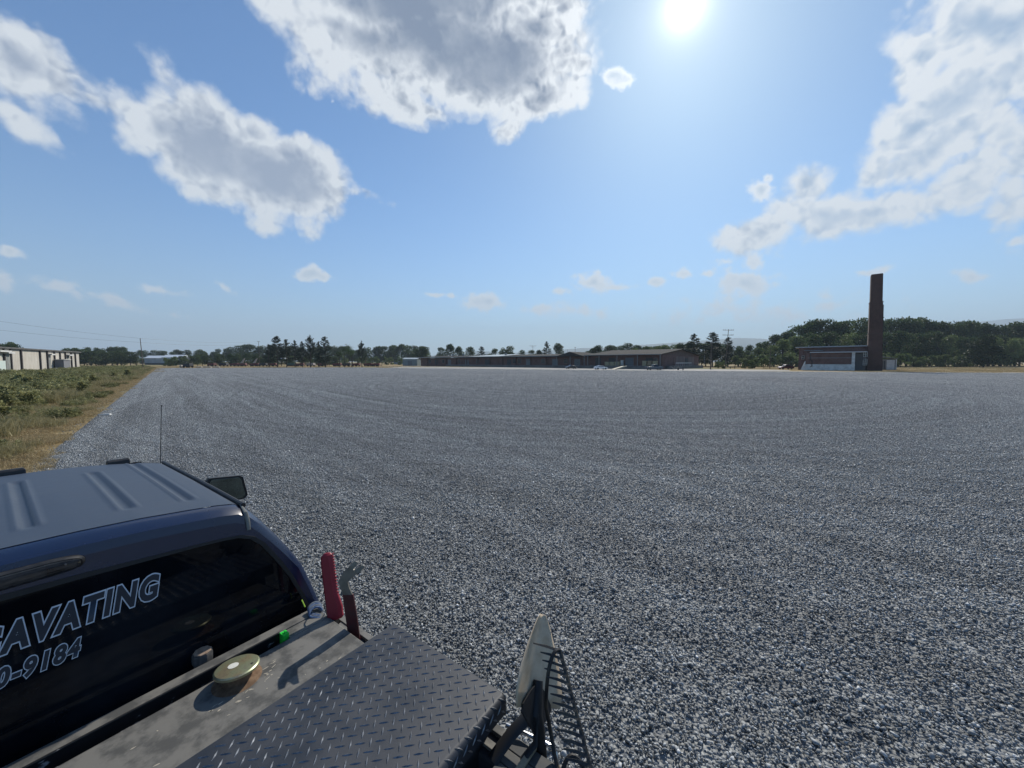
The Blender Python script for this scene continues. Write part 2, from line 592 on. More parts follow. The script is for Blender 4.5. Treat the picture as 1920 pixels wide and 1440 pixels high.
def scatter(name, V, F, material, points, attrs, label, cat):
    """one object: a patch mesh plus loose points; its geometry nodes set the patch on every point"""
    V = np.asarray(V, np.float32)
    n0 = len(V)
    P = np.asarray([p[:3] for p in points], np.float32)
    AV = np.concatenate([V, P])
    at_ = {k_: np.concatenate([np.asarray(a_, np.float32), np.zeros(len(P), np.float32)]) for k_, a_ in attrs.items()}
    at_['is_point'] = np.concatenate([np.zeros(n0), np.ones(len(P))])
    at_['turn'] = np.concatenate([np.zeros(n0), [p[3] for p in points]])
    at_['size'] = np.concatenate([np.ones(n0), [p[4] for p in points]])
    o = npmesh(name, AV, F, material, at_)
    ng = bpy.data.node_groups.new(name + '_nodes', 'GeometryNodeTree')
    ng.interface.new_socket('Geometry', in_out='INPUT', socket_type='NodeSocketGeometry')
    ng.interface.new_socket('Geometry', in_out='OUTPUT', socket_type='NodeSocketGeometry')
    N = ng.nodes
    gi, go = N.new('NodeGroupInput'), N.new('NodeGroupOutput')

    def named(a_):
        q = N.new('GeometryNodeInputNamedAttribute')
        q.data_type = 'FLOAT'
        q.inputs[0].default_value = a_
        return q.outputs[0]
    sep = N.new('GeometryNodeSeparateGeometry')
    sep.domain = 'POINT'
    cmp_ = N.new('FunctionNodeCompare')
    cmp_.data_type = 'FLOAT'
    cmp_.operation = 'GREATER_THAN'
    L = ng.links.new
    L(named('is_point'), cmp_.inputs[0])
    cmp_.inputs[1].default_value = 0.5
    L(gi.outputs[0], sep.inputs[0])
    L(cmp_.outputs[0], sep.inputs[1])
    iop = N.new('GeometryNodeInstanceOnPoints')
    L(sep.outputs[0], iop.inputs['Points'])
    L(sep.outputs[1], iop.inputs['Instance'])
    cb = N.new('ShaderNodeCombineXYZ')
    L(named('turn'), cb.inputs[2])
    er = N.new('FunctionNodeEulerToRotation')
    L(cb.outputs[0], er.inputs[0])
    L(er.outputs[0], iop.inputs['Rotation'])
    cs = N.new('ShaderNodeCombineXYZ')
    for i in range(3): L(named('size'), cs.inputs[i])
    L(cs.outputs[0], iop.inputs['Scale'])
    L(iop.outputs[0], go.inputs[0])
    md = o.modifiers.new('scatter', 'NODES')
    md.node_group = ng
    tag(o, label, cat, kind='stuff')
    return o


# ------------------------------------------------------------------ gravel stones
ICO_V = []
ph = (1 + 5 ** 0.5) / 2
for a in (-1, 1):
    for b in (-ph, ph):
        ICO_V += [(0, a, b), (a, b, 0), (b, 0, a)]
ICO_V = np.array(ICO_V, float)
ICO_V /= np.linalg.norm(ICO_V[0])


def hull_faces(V):
    import bmesh
    bm = bmesh.new()
    vs = [bm.verts.new(p) for p in V]
    r = bmesh.ops.convex_hull(bm, input=vs)
    bm.verts.index_update()
    idx = {v: i for i, v in enumerate(vs)}
    F = [[idx[v] for v in f.verts] for f in bm.faces]
    bm.free()
    return np.array(F)


ICO_F = hull_faces(ICO_V)
TILE = 3.0


NS = 9
_rg = np.random.default_rng(77)
PROTO = []
for _ in range(12):
    while True:
        q = _rg.normal(size=(NS, 3))
        q /= np.linalg.norm(q, axis=1, keepdims=True)
        q *= _rg.uniform(0.8, 1.1, (NS, 1))
        h_ = hull_faces(q)
        if len(h_) == 2 * NS - 4: break
    PROTO.append((q, h_))


def stone_patch(seed, n=17500):
    rg = np.random.default_rng(seed)
    c = rg.uniform(-TILE / 2, TILE / 2, (n, 2))
    s = np.clip(np.exp(rg.normal(-4.45, 0.32, n)), 0.006, 0.028)        # half size, about 13 mm
    asp = rg.uniform(0.55, 1.35, (n, 3)) * np.array([1.2, 1.05, 0.8])
    pi_ = rg.integers(0, len(PROTO), n)
    V = np.stack([PROTO[i][0] for i in pi_]) * asp[:, None, :]
    q = rg.normal(size=(n, 4))
    q /= np.linalg.norm(q, axis=1, keepdims=True)
    w, x, y, z = q.T
    Rm = np.stack([1 - 2 * (y * y + z * z), 2 * (x * y - z * w), 2 * (x * z + y * w), 2 * (x * y + z * w), 1 - 2 * (x * x + z * z), 2 * (y * z - x * w),
                   2 * (x * z - y * w), 2 * (y * z + x * w), 1 - 2 * (x * x + y * y)], 1).reshape(n, 3, 3)
    V = np.einsum('nij,nkj->nki', Rm, V) * s[:, None, None]
    zc = s * 0.35 + rg.uniform(0, 0.020, n)
    V[:, :, 0] += c[:, None, 0]
    V[:, :, 1] += c[:, None, 1]
    V[:, :, 2] += zc[:, None]
    F = (np.stack([PROTO[i][1] for i in pi_]) + (np.arange(n) * NS)[:, None, None]).reshape(-1, 3)
    tone = np.clip(rg.beta(2.4, 2.9, n), 0, 1)
    return V.reshape(-1, 3), F, np.repeat(tone, NS)


rng = random.Random(4)
pts_a, pts_b = [], []
vfrom = -2.7 + TILE / 2
for iu in range(-7, 90):
    for iv in range(0, 110):
        u, v_ = iu * TILE, vfrom + iv * TILE
        x, y = uv(u, v_)
        if (y < -1.5 or abs(x) > y * 1.42 + 5) and x * x + y * y > 19 ** 2: continue
        if not inside(x, y, gravel_poly): continue
        if x * x + y * y > 235 ** 2: continue
        z = GZ
        (pts_a if rng.random() < 0.5 else pts_b).append((x, y, z, math.atan2(UY, UX) + rng.randrange(4) * math.pi / 2, 1.0))
stone_m = gravel_nodes('gravel_stone', True)
for nm, sd_, pp, lb in (('gravel', 1, pts_a, 'loose blue grey crushed stone covering the whole lot'), ('gravel', 2, pts_b, 'loose blue grey crushed stone covering the whole lot')):
    V, F, tone = stone_patch(sd_)
    g_ = scatter(nm, V, F, stone_m, pp, {'tone': tone}, lb, 'gravel')
    g_['group'] = 'crushed stone of the lot'

# stray stones along the lot's edge, thinning into the grass
rg = np.random.default_rng(8)
n = 9000
uu = rg.uniform(-9, 110, n) ** 1.0
off = -np.abs(rg.normal(0, 0.32, n)) + 0.05 + 0.25 * np.sin(uu * 0.7) + 0.15 * np.sin(uu * 2.3)
Vs, Fs, tn = stone_patch(3, n)
Vs = Vs.reshape(n, NS, 3)
Vs -= Vs.mean(1, keepdims=True)
Vs[:, :, 0] += (uu * UX + (-2.7 + off) * VX)[:, None]
Vs[:, :, 1] += (uu * UY + (-2.7 + off) * VY)[:, None]
Vs[:, :, 2] += 0.02
e_ = npmesh('gravel', Vs.reshape(-1, 3), Fs, stone_m, {'tone': tn})
tag(e_, 'stray grey stones strewn along the edge of the dry grass', 'gravel', kind='stuff')


# ------------------------------------------------------------------ verge of dry grass and weeds
def leaf_mat(name, c1, c2, trans=0.3, rough=0.6, attr='tone', obj_rand=0.0):
    m_ = bpy.data.materials.new(name)
    m_.use_nodes = True
    nt = m_.node_tree
    nt.nodes.clear()
    g = NG(nt)
    o = g.new('ShaderNodeOutputMaterial')
    t = g.new('ShaderNodeAttribute', attribute_name=attr).outputs['Fac']
    col = g.mix(t, c1, c2)
    if obj_rand:
        oi = g.new('ShaderNodeObjectInfo')
        col = g.v('SCALE', col, scale=g.m('MULTIPLY_ADD', oi.outputs['Random'], obj_rand, 1 - obj_rand / 2))
    p = g.new('ShaderNodeBsdfPrincipled')
    g.put(p.inputs['Base Color'], col)
    p.inputs['Roughness'].default_value = rough
    p.inputs['Specular IOR Level'].default_value = 0.25
    tr = g.new('ShaderNodeBsdfTranslucent')
    g.put(tr.inputs[0], col)
    mx = g.new('ShaderNodeMixShader')
    mx.inputs[0].default_value = trans
    nt.links.new(p.outputs[0], mx.inputs[1])
    nt.links.new(tr.outputs[0], mx.inputs[2])
    nt.links.new(mx.outputs[0], o.inputs[0])
    return m_


def blades(rg, n, ext, hmin, hmax, wid, lean, tone_f=None):
    """n grass blades as bent triangles on a square patch"""
    c = rg.uniform(-ext / 2, ext / 2, (n, 2))
    h = rg.uniform(hmin, hmax, n) * (0.6 + 0.8 * rg.random(n))
    a = rg.uniform(0, 2 * np.pi, n)
    ln = rg.uniform(0.1, lean, n) * h
    b = rg.uniform(0, 2 * np.pi, n)
    w = wid * rg.uniform(0.6, 1.4, n)
    V = np.zeros((n, 5, 3))
    dx, dy = np.cos(a) * w / 2, np.sin(a) * w / 2
    V[:, 0] = np.stack([c[:, 0] - dx, c[:, 1] - dy, 0 * h], 1)
    V[:, 1] = np.stack([c[:, 0] + dx, c[:, 1] + dy, 0 * h], 1)
    mx_, my = c[:, 0] + np.cos(b) * ln * 0.35, c[:, 1] + np.sin(b) * ln * 0.35
    V[:, 2] = np.stack([mx_ + dx * .7, my + dy * .7, h * 0.6], 1)
    V[:, 3] = np.stack([mx_ - dx * .7, my - dy * .7, h * 0.6], 1)
    V[:, 4] = np.stack([c[:, 0] + np.cos(b) * ln, c[:, 1] + np.sin(b) * ln, h * (1 - 0.15 * lean)], 1)
    base = np.arange(n)[:, None] * 5
    F = np.concatenate([base + [0, 1, 2], base + [0, 2, 3], base + [3, 2, 4]])
    tone = np.repeat(np.clip(rg.beta(2, 2, n), 0, 1), 5)
    return V.reshape(-1, 3), F, tone


def weed_patch(seed, n=150, ext=2.4, hs=1.0):
    """bushy weeds: stems with many small leaves"""
    rg = np.random.default_rng(seed)
    VV, FF, TT = [], [], []
    nv = 0
    for i in range(n):
        cx_, cy_ = rg.uniform(-ext / 2, ext / 2, 2)
        h = rg.uniform(0.25, 0.85) * hs
        spread = h * rg.uniform(0.25, 0.5)
        m_ = int(20 + 42 * h)
        tz = rg.uniform(0.08, 1.0, m_) ** 0.8 * h
        ra = rg.uniform(0, 1, m_) ** 0.6 * spread * (1.05 - 0.6 * tz / h)
        q = rg.uniform(0, 2 * np.pi, m_)
        P = np.stack([cx_ + ra * np.cos(q), cy_ + ra * np.sin(q), tz], 1)
        d = rg.normal(size=(m_, 3))
        d[:, 2] = d[:, 2] * 0.5 + 0.3
        d /= np.linalg.norm(d, axis=1, keepdims=True)
        e = np.cross(d, rg.normal(size=(m_, 3)))
        e /= np.linalg.norm(e, axis=1, keepdims=True)
        L_ = rg.uniform(0.05, 0.14, m_)[:, None] * (0.8 + 0.4 * hs)
        V = np.stack([P, P + d * L_ * 0.5 + e * L_ * 0.28, P + d * L_, P + d * L_ * 0.5 - e * L_ * 0.28], 1).reshape(-1, 3)
        VV.append(V)
        FF.append(np.arange(m_)[:, None] * 4 + np.array([[0, 1, 2, 3]]) + nv)
        base = rg.uniform(0.1, 0.9)
        TT.append(np.repeat(np.clip(base + rg.normal(0, 0.22, m_), 0, 1), 4))
        nv += m_ * 4
    V = np.concatenate(VV)
    F = np.concatenate(FF)
    T = np.concatenate(TT)
    F = np.concatenate([F[:, [0, 1, 2]], F[:, [0, 2, 3]]])
    return V, F, T


dry_m = leaf_mat('dry_grass', (0.26, 0.19, 0.09), (0.52, 0.42, 0.24), 0.25)
grn_m = leaf_mat('weed_leaf', (0.070, 0.082, 0.030), (0.38, 0.37, 0.17), 0.35, obj_rand=0.3)
olv_m = leaf_mat('olive_grass', (0.17, 0.155, 0.065), (0.44, 0.38, 0.21), 0.3)


def edge_wave(u):
    return 0.25 * math.sin(u * 0.7) + 0.15 * math.sin(u * 2.3)


def in_view(x, y, pad=3):
    return (y > 1 and abs(x) < y * 1.36 + pad) or x * x + y * y < 24 ** 2


rng = random.Random(11)
P_dry, P_weed, P_weed2, P_olv = [], [], [], []
for i in range(10500):
    u = -9 + 253 * rng.random() ** 1.6
    v_ = -2.72 - 62 * rng.random() ** 1.7 * min(1, 0.25 + u / 60)
    x, y = uv(u, v_)
    if not in_view(x, y): continue
    dep = -2.7 - v_
    nz = mnoise.noise(Vector((x * 0.13, y * 0.13, 0)))
    nz2 = mnoise.noise(Vector((x * 0.35, y * 0.35, 5)))
    far = u > 70
    tr = rng.uniform(0, 6.28)
    if dep < 1.0:
        if dep > 0.5 - nz2 * 0.45 and rng.random() < 0.8: P_dry.append((x, y, 0.02, tr, rng.uniform(0.4, 0.9)))
    elif dep < 3.6 + nz * 3:
        P_dry.append((x, y, 0, tr, rng.uniform(0.7, 1.3)))
        if rng.random() < 0.10: P_weed.append((x, y, 0, tr, rng.uniform(0.3, 0.6)))
        if rng.random() < 0.25: P_olv.append((x, y, 0, tr, rng.uniform(0.5, 0.8)))
    else:
        g1 = nz + 0.5 * nz2
        if dep > 38 and u > 30:
            P_dry.append((x, y, 0, tr, rng.uniform(0.8, 1.4)))
        elif g1 > -0.02:
            (P_weed if nz2 > 0 else P_weed2).append((x, y, 0, tr, rng.uniform(0.55, 1.15)))
            if rng.random() < 0.4: P_olv.append((x, y, 0, tr, rng.uniform(0.8, 1.4)))
        else:
            P_olv.append((x, y, 0, tr, rng.uniform(0.8, 1.5)))
            if rng.random() < 0.5: (P_weed if rng.random() < .6 else P_weed2).append((x, y, 0, tr, rng.uniform(0.3, 0.8)))
            if rng.random() < 0.4: P_dry.append((x, y, 0, tr, rng.uniform(0.9, 1.4)))
rgx = np.random.default_rng(21)
V, F, T = blades(rgx, 1500, 1.5, 0.05, 0.16, 0.010, 1.6)
scatter('dry_grass', V, F, dry_m, P_dry, {'tone': T}, 'straw coloured dry grass along the gravel edge', 'grass')
V, F, T = blades(rgx, 1400, 1.8, 0.15, 0.60, 0.014, 0.9)
scatter('olive_grass', V, F, olv_m, P_olv, {'tone': T}, 'half dried olive grass between the weeds', 'grass')
V, F, T = weed_patch(31, 60, 2.0, 1.2)
scatter('weeds', V, F, grn_m, P_weed, {'tone': T}, 'low leafy green weeds on the verge', 'weeds')
V, F, T = weed_patch(32, 34, 2.0, 1.5)
scatter('tall_weeds', V, F, grn_m, P_weed2, {'tone': T}, 'taller bushy green weeds towards the long shed', 'weeds')
# sparse dry stalks on the field beyond the lot, right and centre
rng = random.Random(5)
P_f = []
for i in range(2600):
    y = rng.uniform(95, 235)
    x = rng.uniform(-1.36 * y, 1.36 * y)
    if inside(x, y, gravel_poly) or (x < 95 and x > -58 and y < 190 and y > 100): continue
    P_f.append((x, y, 0, rng.uniform(0, 6), rng.uniform(1.5, 3)))
V, F, T = blades(rgx, 300, 2.4, 0.03, 0.09, 0.02, 1.6)
scatter('field_grass', V, F, dry_m, P_f, {'tone': T}, 'short tan grass of the mown field behind the lot', 'grass')

# ------------------------------------------------------------------ paved yard before the brick warehouse, road and hills
con = mat('pale_concrete', (0.27, 0.26, 0.235), 0.9, var=0.7, vscale=0.25, var_col=(0.30, 0.29, 0.27), bump=0.3, bscale=6)
yb = MB()
yard = [(-72, 196), (-38, 160.6), (40, 121.6), (62, 113), (84, 116), (92, 128), (70, 150), (40, 150), (-60, 245), (-66, 240)]
yb.add([(x, y, 0.012) for x, y in yard], [tuple(range(len(yard)))])
yo = yb.build('yard', con, fixn=False)
if yo.data.polygons[0].normal.z < 0: yo.data.flip_normals()
tag(yo, kind='structure')
asph = mat('old_asphalt', (0.085, 0.085, 0.09), 0.9, var=0.6, vscale=0.4, var_col=(0.15, 0.15, 0.15))
rb = MB()
rb.add([(150, 205, 0.02), (420, 180, 0.02), (420, 187, 0.02), (150, 212, 0.02)], [(0, 1, 2, 3)])
tag(rb.build('road', asph, fixn=False), kind='structure')
# worn tyre strip along the far edge of the lot (compacted, paler)
pth = MB()
pp = [(46, 120), (75, 107.5), (130, 93.5), (230, 61.5)]
qq = [(x + 2.2, y + 3.4) for x, y in pp]
for i in range(3):
    pth.add([(*pp[i], 0.016), (*pp[i + 1], 0.016), (*qq[i + 1], 0.016), (*qq[i], 0.016)], [(0, 1, 2, 3)])
tag(pth.build('path', mat('dusty_gravel', (0.34, 0.32, 0.29), 0.95, var=0.6, vscale=0.5, var_col=(0.2, 0.2, 0.2)), fixn=False), kind='structure')

hill_m = mat('wooded_hill', (0.035, 0.06, 0.03), 0.95, var=0.6, vscale=0.01, var_col=(0.06, 0.09, 0.04))


def ridge(name, pts, Y, depth=900):
    """pts: (px, row) crest of a far ridge at depth Y"""
    n = len(pts)
    m_ = MB()
    rings = []
    crest = [(at(px, Y), Y, zt(py, Y)) for px, py in pts]
    seg = []
    for i in range(n - 1):
        for j in range(6):
            t = j / 6
            p = [crest[i][q] * (1 - t) + crest[i + 1][q] * t for q in range(3)]
            p[2] += 4 * mnoise.noise(Vector((p[0] * 0.01, 0, 0)))
            seg.append(p)
    seg.append(list(crest[-1]))
    front = [(p[0] * 0.86, p[1] - depth, -1) for p in seg]
    mid = [(p[0] * 0.93, p[1] - depth * 0.45, p[2] * 0.62) for p in seg]
    back = [(p[0] * 1.1, p[1] + depth, -1) for p in seg]
    m_.loft([front, mid, seg, back], cap=False, closed=False)
    return tag(m_.build(name, hill_m, smooth='all'), kind='structure')


ridge('hills', [(700, 676), (800, 668), (860, 660), (900, 658), (960, 662), (1000, 659), (1050, 656), (1090, 653), (1130, 652), (1200, 647), (1260, 643), (1300, 640), (1380, 634), (1420, 635), (1480, 640), (1560, 640)], 6400)
ridge('hills', [(1700, 618), (1780, 608), (1840, 603), (1880, 599), (1920, 597), (1990, 594), (2080, 590)], 6000)

# ------------------------------------------------------------------ the pickup truck (local axes: x to its right, y forward)
TA = rad(54)
paint = mat('dark_blue_paint', (0.005, 0.014, 0.048), 0.25, var=0.25, vscale=2.2, var_col=(0.03, 0.038, 0.055), coat=0.35, bump=0.03, bscale=220, bdist=0.001, rvar=0.25)


def dusty_roof():
    m_ = bpy.data.materials.new('dusty_roof_paint')
    m_.use_nodes = True
    nt = m_.node_tree
    nt.nodes.clear()
    g = NG(nt)
    p = g.new('ShaderNodeBsdfPrincipled')
    o = g.new('ShaderNodeOutputMaterial')
    nt.links.new(p.outputs[0], o.inputs[0])
    c = g.new('ShaderNodeTexCoord').outputs['Object']
    mp = g.new('ShaderNodeMapping')
    g.put(mp.inputs[0], c)
    mp.inputs[2].default_value = (0, 0, rad(30))
    mp.inputs[3].default_value = (14, 60, 10)
    n1 = g.noise(mp.outputs[0], 1.0, 5, 0.65)
    n2 = g.noise(c, 2.6, 4, 0.6)
    n3 = g.noise(c, 160, 3, 0.6)
    f = g.m('ADD', g.m('MULTIPLY', g.step(n1, 0.3, 0.75), 0.30), g.m('MULTIPLY', n2, 0.5))
    f = g.m('ADD', f, g.m('MULTIPLY', g.m('SUBTRACT', n3, 0.5), 0.25), clamp=True)
    g.put(p.inputs['Base Color'], g.mix(f, (0.014, 0.024, 0.046), (0.062, 0.080, 0.108)))
    g.put(p.inputs['Roughness'], g.m('MULTIPLY_ADD', f, 0.25, 0.42))
    p.inputs['Coat Weight'].default_value = 0.08
    p.inputs['Coat Roughness'].default_value = 0.25
    return m_


roof_m = dusty_roof()
blk = mat('black_plastic', (0.012, 0.013, 0.015), 0.45, var=0.5, vscale=30, var_col=(0.04, 0.04, 0.042), rvar=0.3)
rub = mat('black_rubber', (0.010, 0.010, 0.011), 0.6)
tint = mat('dark_tinted_glass', (0.0018, 0.0028, 0.005), 0.04, spec=0.25, var=0.8, vscale=2.2, var_col=(0.013, 0.017, 0.023))  # paler noise patches in the colour imitate reflections and the cab interior
smoke = mat('smoked_lens', (0.02, 0.022, 0.028), 0.12, coat=0.7, var=0.4, vscale=20, var_col=(0.09, 0.1, 0.11))
chrome = mat('bright_steel', (0.55, 0.57, 0.6), 0.22, metal=1.0, var=0.4, vscale=50, var_col=(0.2, 0.2, 0.2))
white_v = mat('pale_vinyl', (0.60, 0.66, 0.74), 0.5)
dark_v = mat('dark_vinyl', (0.022, 0.030, 0.045), 0.4)
truck = empty('pickup_truck', (0, 0, 0), TA)
tag(truck, 'dark blue work pickup with a dusty ribbed roof and lettering on its rear window', 'pickup truck')

C0 = 0.0


def fb(z):           # back wall: leans back towards the bed
    return 2.425 - 0.09 * (1.90 - z)


# half section of the cab, top centre to sill: (r, z)
HALF = [(0.0, 2.046), (0.22, 2.043), (0.42, 2.034), (0.60, 2.018), (0.72, 2.006), (0.80, 1.992), (0.85, 1.962), (0.91, 1.885), (0.985, 1.77), (1.05, 1.66),
        (1.11, 1.55), (1.16, 1.40), (1.21, 1.24), (1.235, 1.05), (1.24, 0.80), (1.22, 0.55)]


def ring(f_fn, dz=0.0, shrink=0.0, half=HALF):
    R = [(r - shrink * (r / 1.2), f_fn(z), z - dz * max(0, min(1, (z - 1.5) / 0.5))) for r, z in half]
    Lh = [(-r, f, z) for r, f, z in R[1:]][::-1]
    return Lh + R


def roof_front(r):
    return 4.30 - 0.14 * (abs(r) / 0.8) ** 3


def stations():
    rings = []
    rings.append([(r, f, z) for r, f, z in ring(fb, 0.075, 0.035)])
    rings.append([(r, f + 0.012, z) for r, f, z in ring(fb, 0.035, 0.012)])
    rings.append([(r, f + 0.035 + 0.02 * max(0, (z - 1.8) / 0.2), z) for r, f, z in ring(fb, 0.008, 0.002)])
    rings.append([(r, f + 0.075 + 0.03 * max(0, (z - 1.8) / 0.2), z) for r, f, z in ring(fb)])
    for t in (0.25, 0.5, 0.75, 0.95, 1.0):
        rr = []
        for r, f, z in ring(fb):
            ff = f + 0.1 + (roof_front(r) - f - 0.1) * t
            zz = z - (0.018 if t == 1.0 else 0.004 if t == .95 else 0) - 0.02 * max(0, t - 0.5)
            rr.append((r, ff, zz))
        rings.append(rr)
    return rings


RS = stations()
NR = len(RS[0])
topn = [i for i in range(NR) if abs(RS[3][i][0]) <= 0.86 and RS[3][i][2] > 1.95]
body = MB()
# painted shell: everything but the roof skin
vs = [p for r in RS for p in r]
fs, rf = [], []
for i in range(len(RS) - 1):
    for k2 in range(NR - 1):
        q = (i * NR + k2, i * NR + k2 + 1, (i + 1) * NR + k2 + 1, (i + 1) * NR + k2)
        top = i >= 3 and k2 in topn and k2 + 1 in topn
        if not top: fs.append(q)
body.add(vs, fs)
# windscreen base, bonnet and front (beyond the roof)
A = RS[-1]
wind = [(r * 1.02, 4.30 + (2.03 - z) * 0.95 - 0.14 * (abs(r) / 0.8) ** 3 if z > 1.25 else 4.98, min(z, 2.03)) for r, f, z in A]
body.loft([wind, [(r, 5.9, min(z, 1.24) - 0.06) for r, f, z in A], [(r * 0.97, 6.1, min(z, 1.12) - 0.06) for r, f, z in A]], cap=True, closed=False)
ob_body = body.build('cab_body', paint, truck, smooth=40)
# frame round the rear window
GL = [(0.0, 1.905), (0.22, 1.895), (0.42, 1.880), (0.60, 1.868), (0.72, 1.858), (0.80, 1.845), (0.86, 1.815), (0.905, 1.765), (0.95, 1.69), (1.0, 1.60),
      (1.045, 1.51), (1.095, 1.38), (1.14, 1.24), (1.145, 1.18), (1.10, 1.15), (0.9, 1.15)]
outer = RS[0]
inner = [(-r, fb(z) + 0.002, z) for r, z in GL[1:]][::-1] + [(r, fb(z) + 0.002, z) for r, z in GL]
fr = MB()
fr.loft([outer, inner], cap=False, closed=False)
fr.add([(-1.2, fb(1.15), 1.15), (1.2, fb(1.15), 1.15), (1.2, fb(0.6), 0.6), (-1.2, fb(0.6), 0.6)], [(0, 1, 2, 3)])
fr.build('rear_panel', paint, truck, smooth=50)


def inset_ring(ringp, d):
    """pull a glass outline towards its centre"""
    c = Vector((0, fb(1.5), 1.5))
    out = []
    for p in ringp:
        v = Vector(p)
        w = (c - v)
        out.append(tuple(v + w.normalized() * d))
    return out


gk = MB()
off_y = lambda R, d: [(r, f + d, z) for r, f, z in R]
g1 = off_y(inner, -0.004)
g2 = off_y(inset_ring(inner, 0.022), -0.006)
g3 = off_y(inset_ring(inner, 0.026), 0.006)
gk.loft([inner, g1, g2, g3], cap=False, closed=True)
glass = MB()
gl_ring = off_y(inset_ring(inner, 0.024), 0.001)
glass.add(gl_ring + [(0, fb(1.5) + 0.001, 1.5)], [(i, i + 1, len(gl_ring)) for i in range(len(gl_ring) - 1)] + [(len(gl_ring) - 1, 0, len(gl_ring))])
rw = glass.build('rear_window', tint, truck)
gk.build('window_seal', rub, rw, smooth=40)
# faint sliding pane frame lines on the window
wl = MB()
for r0 in (0.52, -0.52):
    wl.box((r0 - 0.006, fb(1.5) - 0.0022, 1.25), (r0 + 0.006, fb(1.5) - 0.0010, 1.84), Matrix.Translation((0, fb(1.5), 1.5)) @ Matrix.Rotation(math.atan(0.24), 4, 'X').inverted() @ Matrix.Translation((0, -fb(1.5), -1.5)))

# roof skin with pressed ribs, grid in r and t
RIBS = [(0.655, 2.70, 4.20, 0.030), (0.412, 2.73, 3.95, 0.034), (0.09, 2.74, 3.98, 0.034), (-0.09 - 0.17, 2.74, 3.98, 0.034), (-0.58, 2.73, 3.95, 0.034), (-0.74, 2.70, 4.1, 0.02)]
tr_ = [RS[3][i] for i in topn]
nu, nv_ = 150, 120
rmin, rmax = tr_[0][0], tr_[-1][0]


def crown(r):
    a = abs(r)
    for j in range(len(HALF) - 1):
        if HALF[j][0] <= a <= HALF[j + 1][0]:
            t = (a - HALF[j][0]) / (HALF[j + 1][0] - HALF[j][0])
            return HALF[j][1] * (1 - t) + HALF[j + 1][1] * t
    return HALF[6][1]


ru = np.linspace(rmin, rmax, nu)
VV = []
for j in range(nv_ + 1):
    t = j / nv_
    for r in ru:
        zc = crown(r)
        f0_ = fb(zc) + 0.075 + 0.03 * max(0, (zc - 1.8) / 0.2)
        f = f0_ + (roof_front(r) - f0_) * t
        zz = zc - 0.02 * max(0, t - 0.5) - (0.018 * max(0, (t - .95) / .05)) + 0.003
        for rr, fa, fz, w in RIBS:
            d = abs(r - rr)
            if d < w * 1.6 and fa - 0.02 < f < fz + 0.02:
                e = min(1, max(0, (f - fa) / 0.09)) * min(1, max(0, (fz - f) / 0.09))
                e = e * e * (3 - 2 * e)
                a = d / w
                prof = (-0.006 * max(0, 1 - (a / 0.85) ** 2) + 0.0048 * math.exp(-((a - 1.0) / 0.22) ** 2))
                zz += prof * e * 1.9
        VV.append((r, f, zz))
FF = [(j * nu + i, j * nu + i + 1, (j + 1) * nu + i + 1, (j + 1) * nu + i) for j in range(nv_) for i in range(nu - 1)]
rf_o = npmesh('roof', VV, FF, roof_m, smooth=True, parent=truck)
# black drip mouldings and the pale seam at the rear corner
for s_ in (1, -1):
    mo = MB()
    P = []
    for t in np.linspace(0, 1, 14):
        r = 0.835
        f0_ = fb(1.99) + 0.06
        P.append((s_ * r, f0_ + (roof_front(r) - f0_) * t, 1.985 - 0.02 * max(0, t - 0.5)))
    mo.tube(P, 0.012, 8, flat=1.2)
    mo.build('drip_moulding', blk, truck, smooth=True)
    se = MB()
    P2 = [(s_ * 0.832, fb(1.86) + 0.000, 1.862), (s_ * 0.832, fb(1.90) + 0.004, 1.905), (s_ * 0.830, fb(1.95) + 0.022, 1.955), (s_ * 0.825, fb(1.98) + 0.075, 1.990)]
    se.tube(P2, [0.009, 0.011, 0.011, 0.004], 8, flat=0.6)
    se.build('roof_seam', mat('aged_sealant', (0.16, 0.17, 0.16), 0.6, var=0.6, vscale=30), truck, smooth=True)
# high brake light
bl = MB()
for rr_, inset, dd in ((0.215, 0.0, 0.0), (0.205, 0.004, -0.018), (0.196, 0.010, -0.026)):
    pass
outl = []
for i in range(28):
    q = 2 * math.pi * i / 28
    x = math.cos(q)
    y = math.sin(q)
    outl.append((math.copysign(min(1, abs(x) ** 0.35), x), math.copysign(abs(y) ** 0.7, y)))


def bl_ring(hw, hh, d):
    out = []
    for x, y in outl:
        z = 1.950 + y * hh - 0.10 * (x * hw) ** 2
        out.append((x * hw, fb(1.95) + 0.035 + d + (1.962 - z) * 0.35 - 0.03, z))
    return out


bl.loft([bl_ring(0.222, 0.041, 0.01), bl_ring(0.222, 0.041, -0.008), bl_ring(0.214, 0.035, -0.016)])
bo = bl.build('brake_light', blk, truck, smooth=40)
b2 = MB()
b2.loft([bl_ring(0.212, 0.0335, -0.010), bl_ring(0.208, 0.031, -0.020), bl_ring(0.196, 0.022, -0.025)])
b2.build('lens', smoke, bo, smooth=40)
b3 = MB()
b3.tube([(0.165, fb(1.95) - 0.021, 1.962), (0.165, fb(1.95) - 0.026, 1.962)], 0.004, 8)
b3.build('screw', chrome, bo)
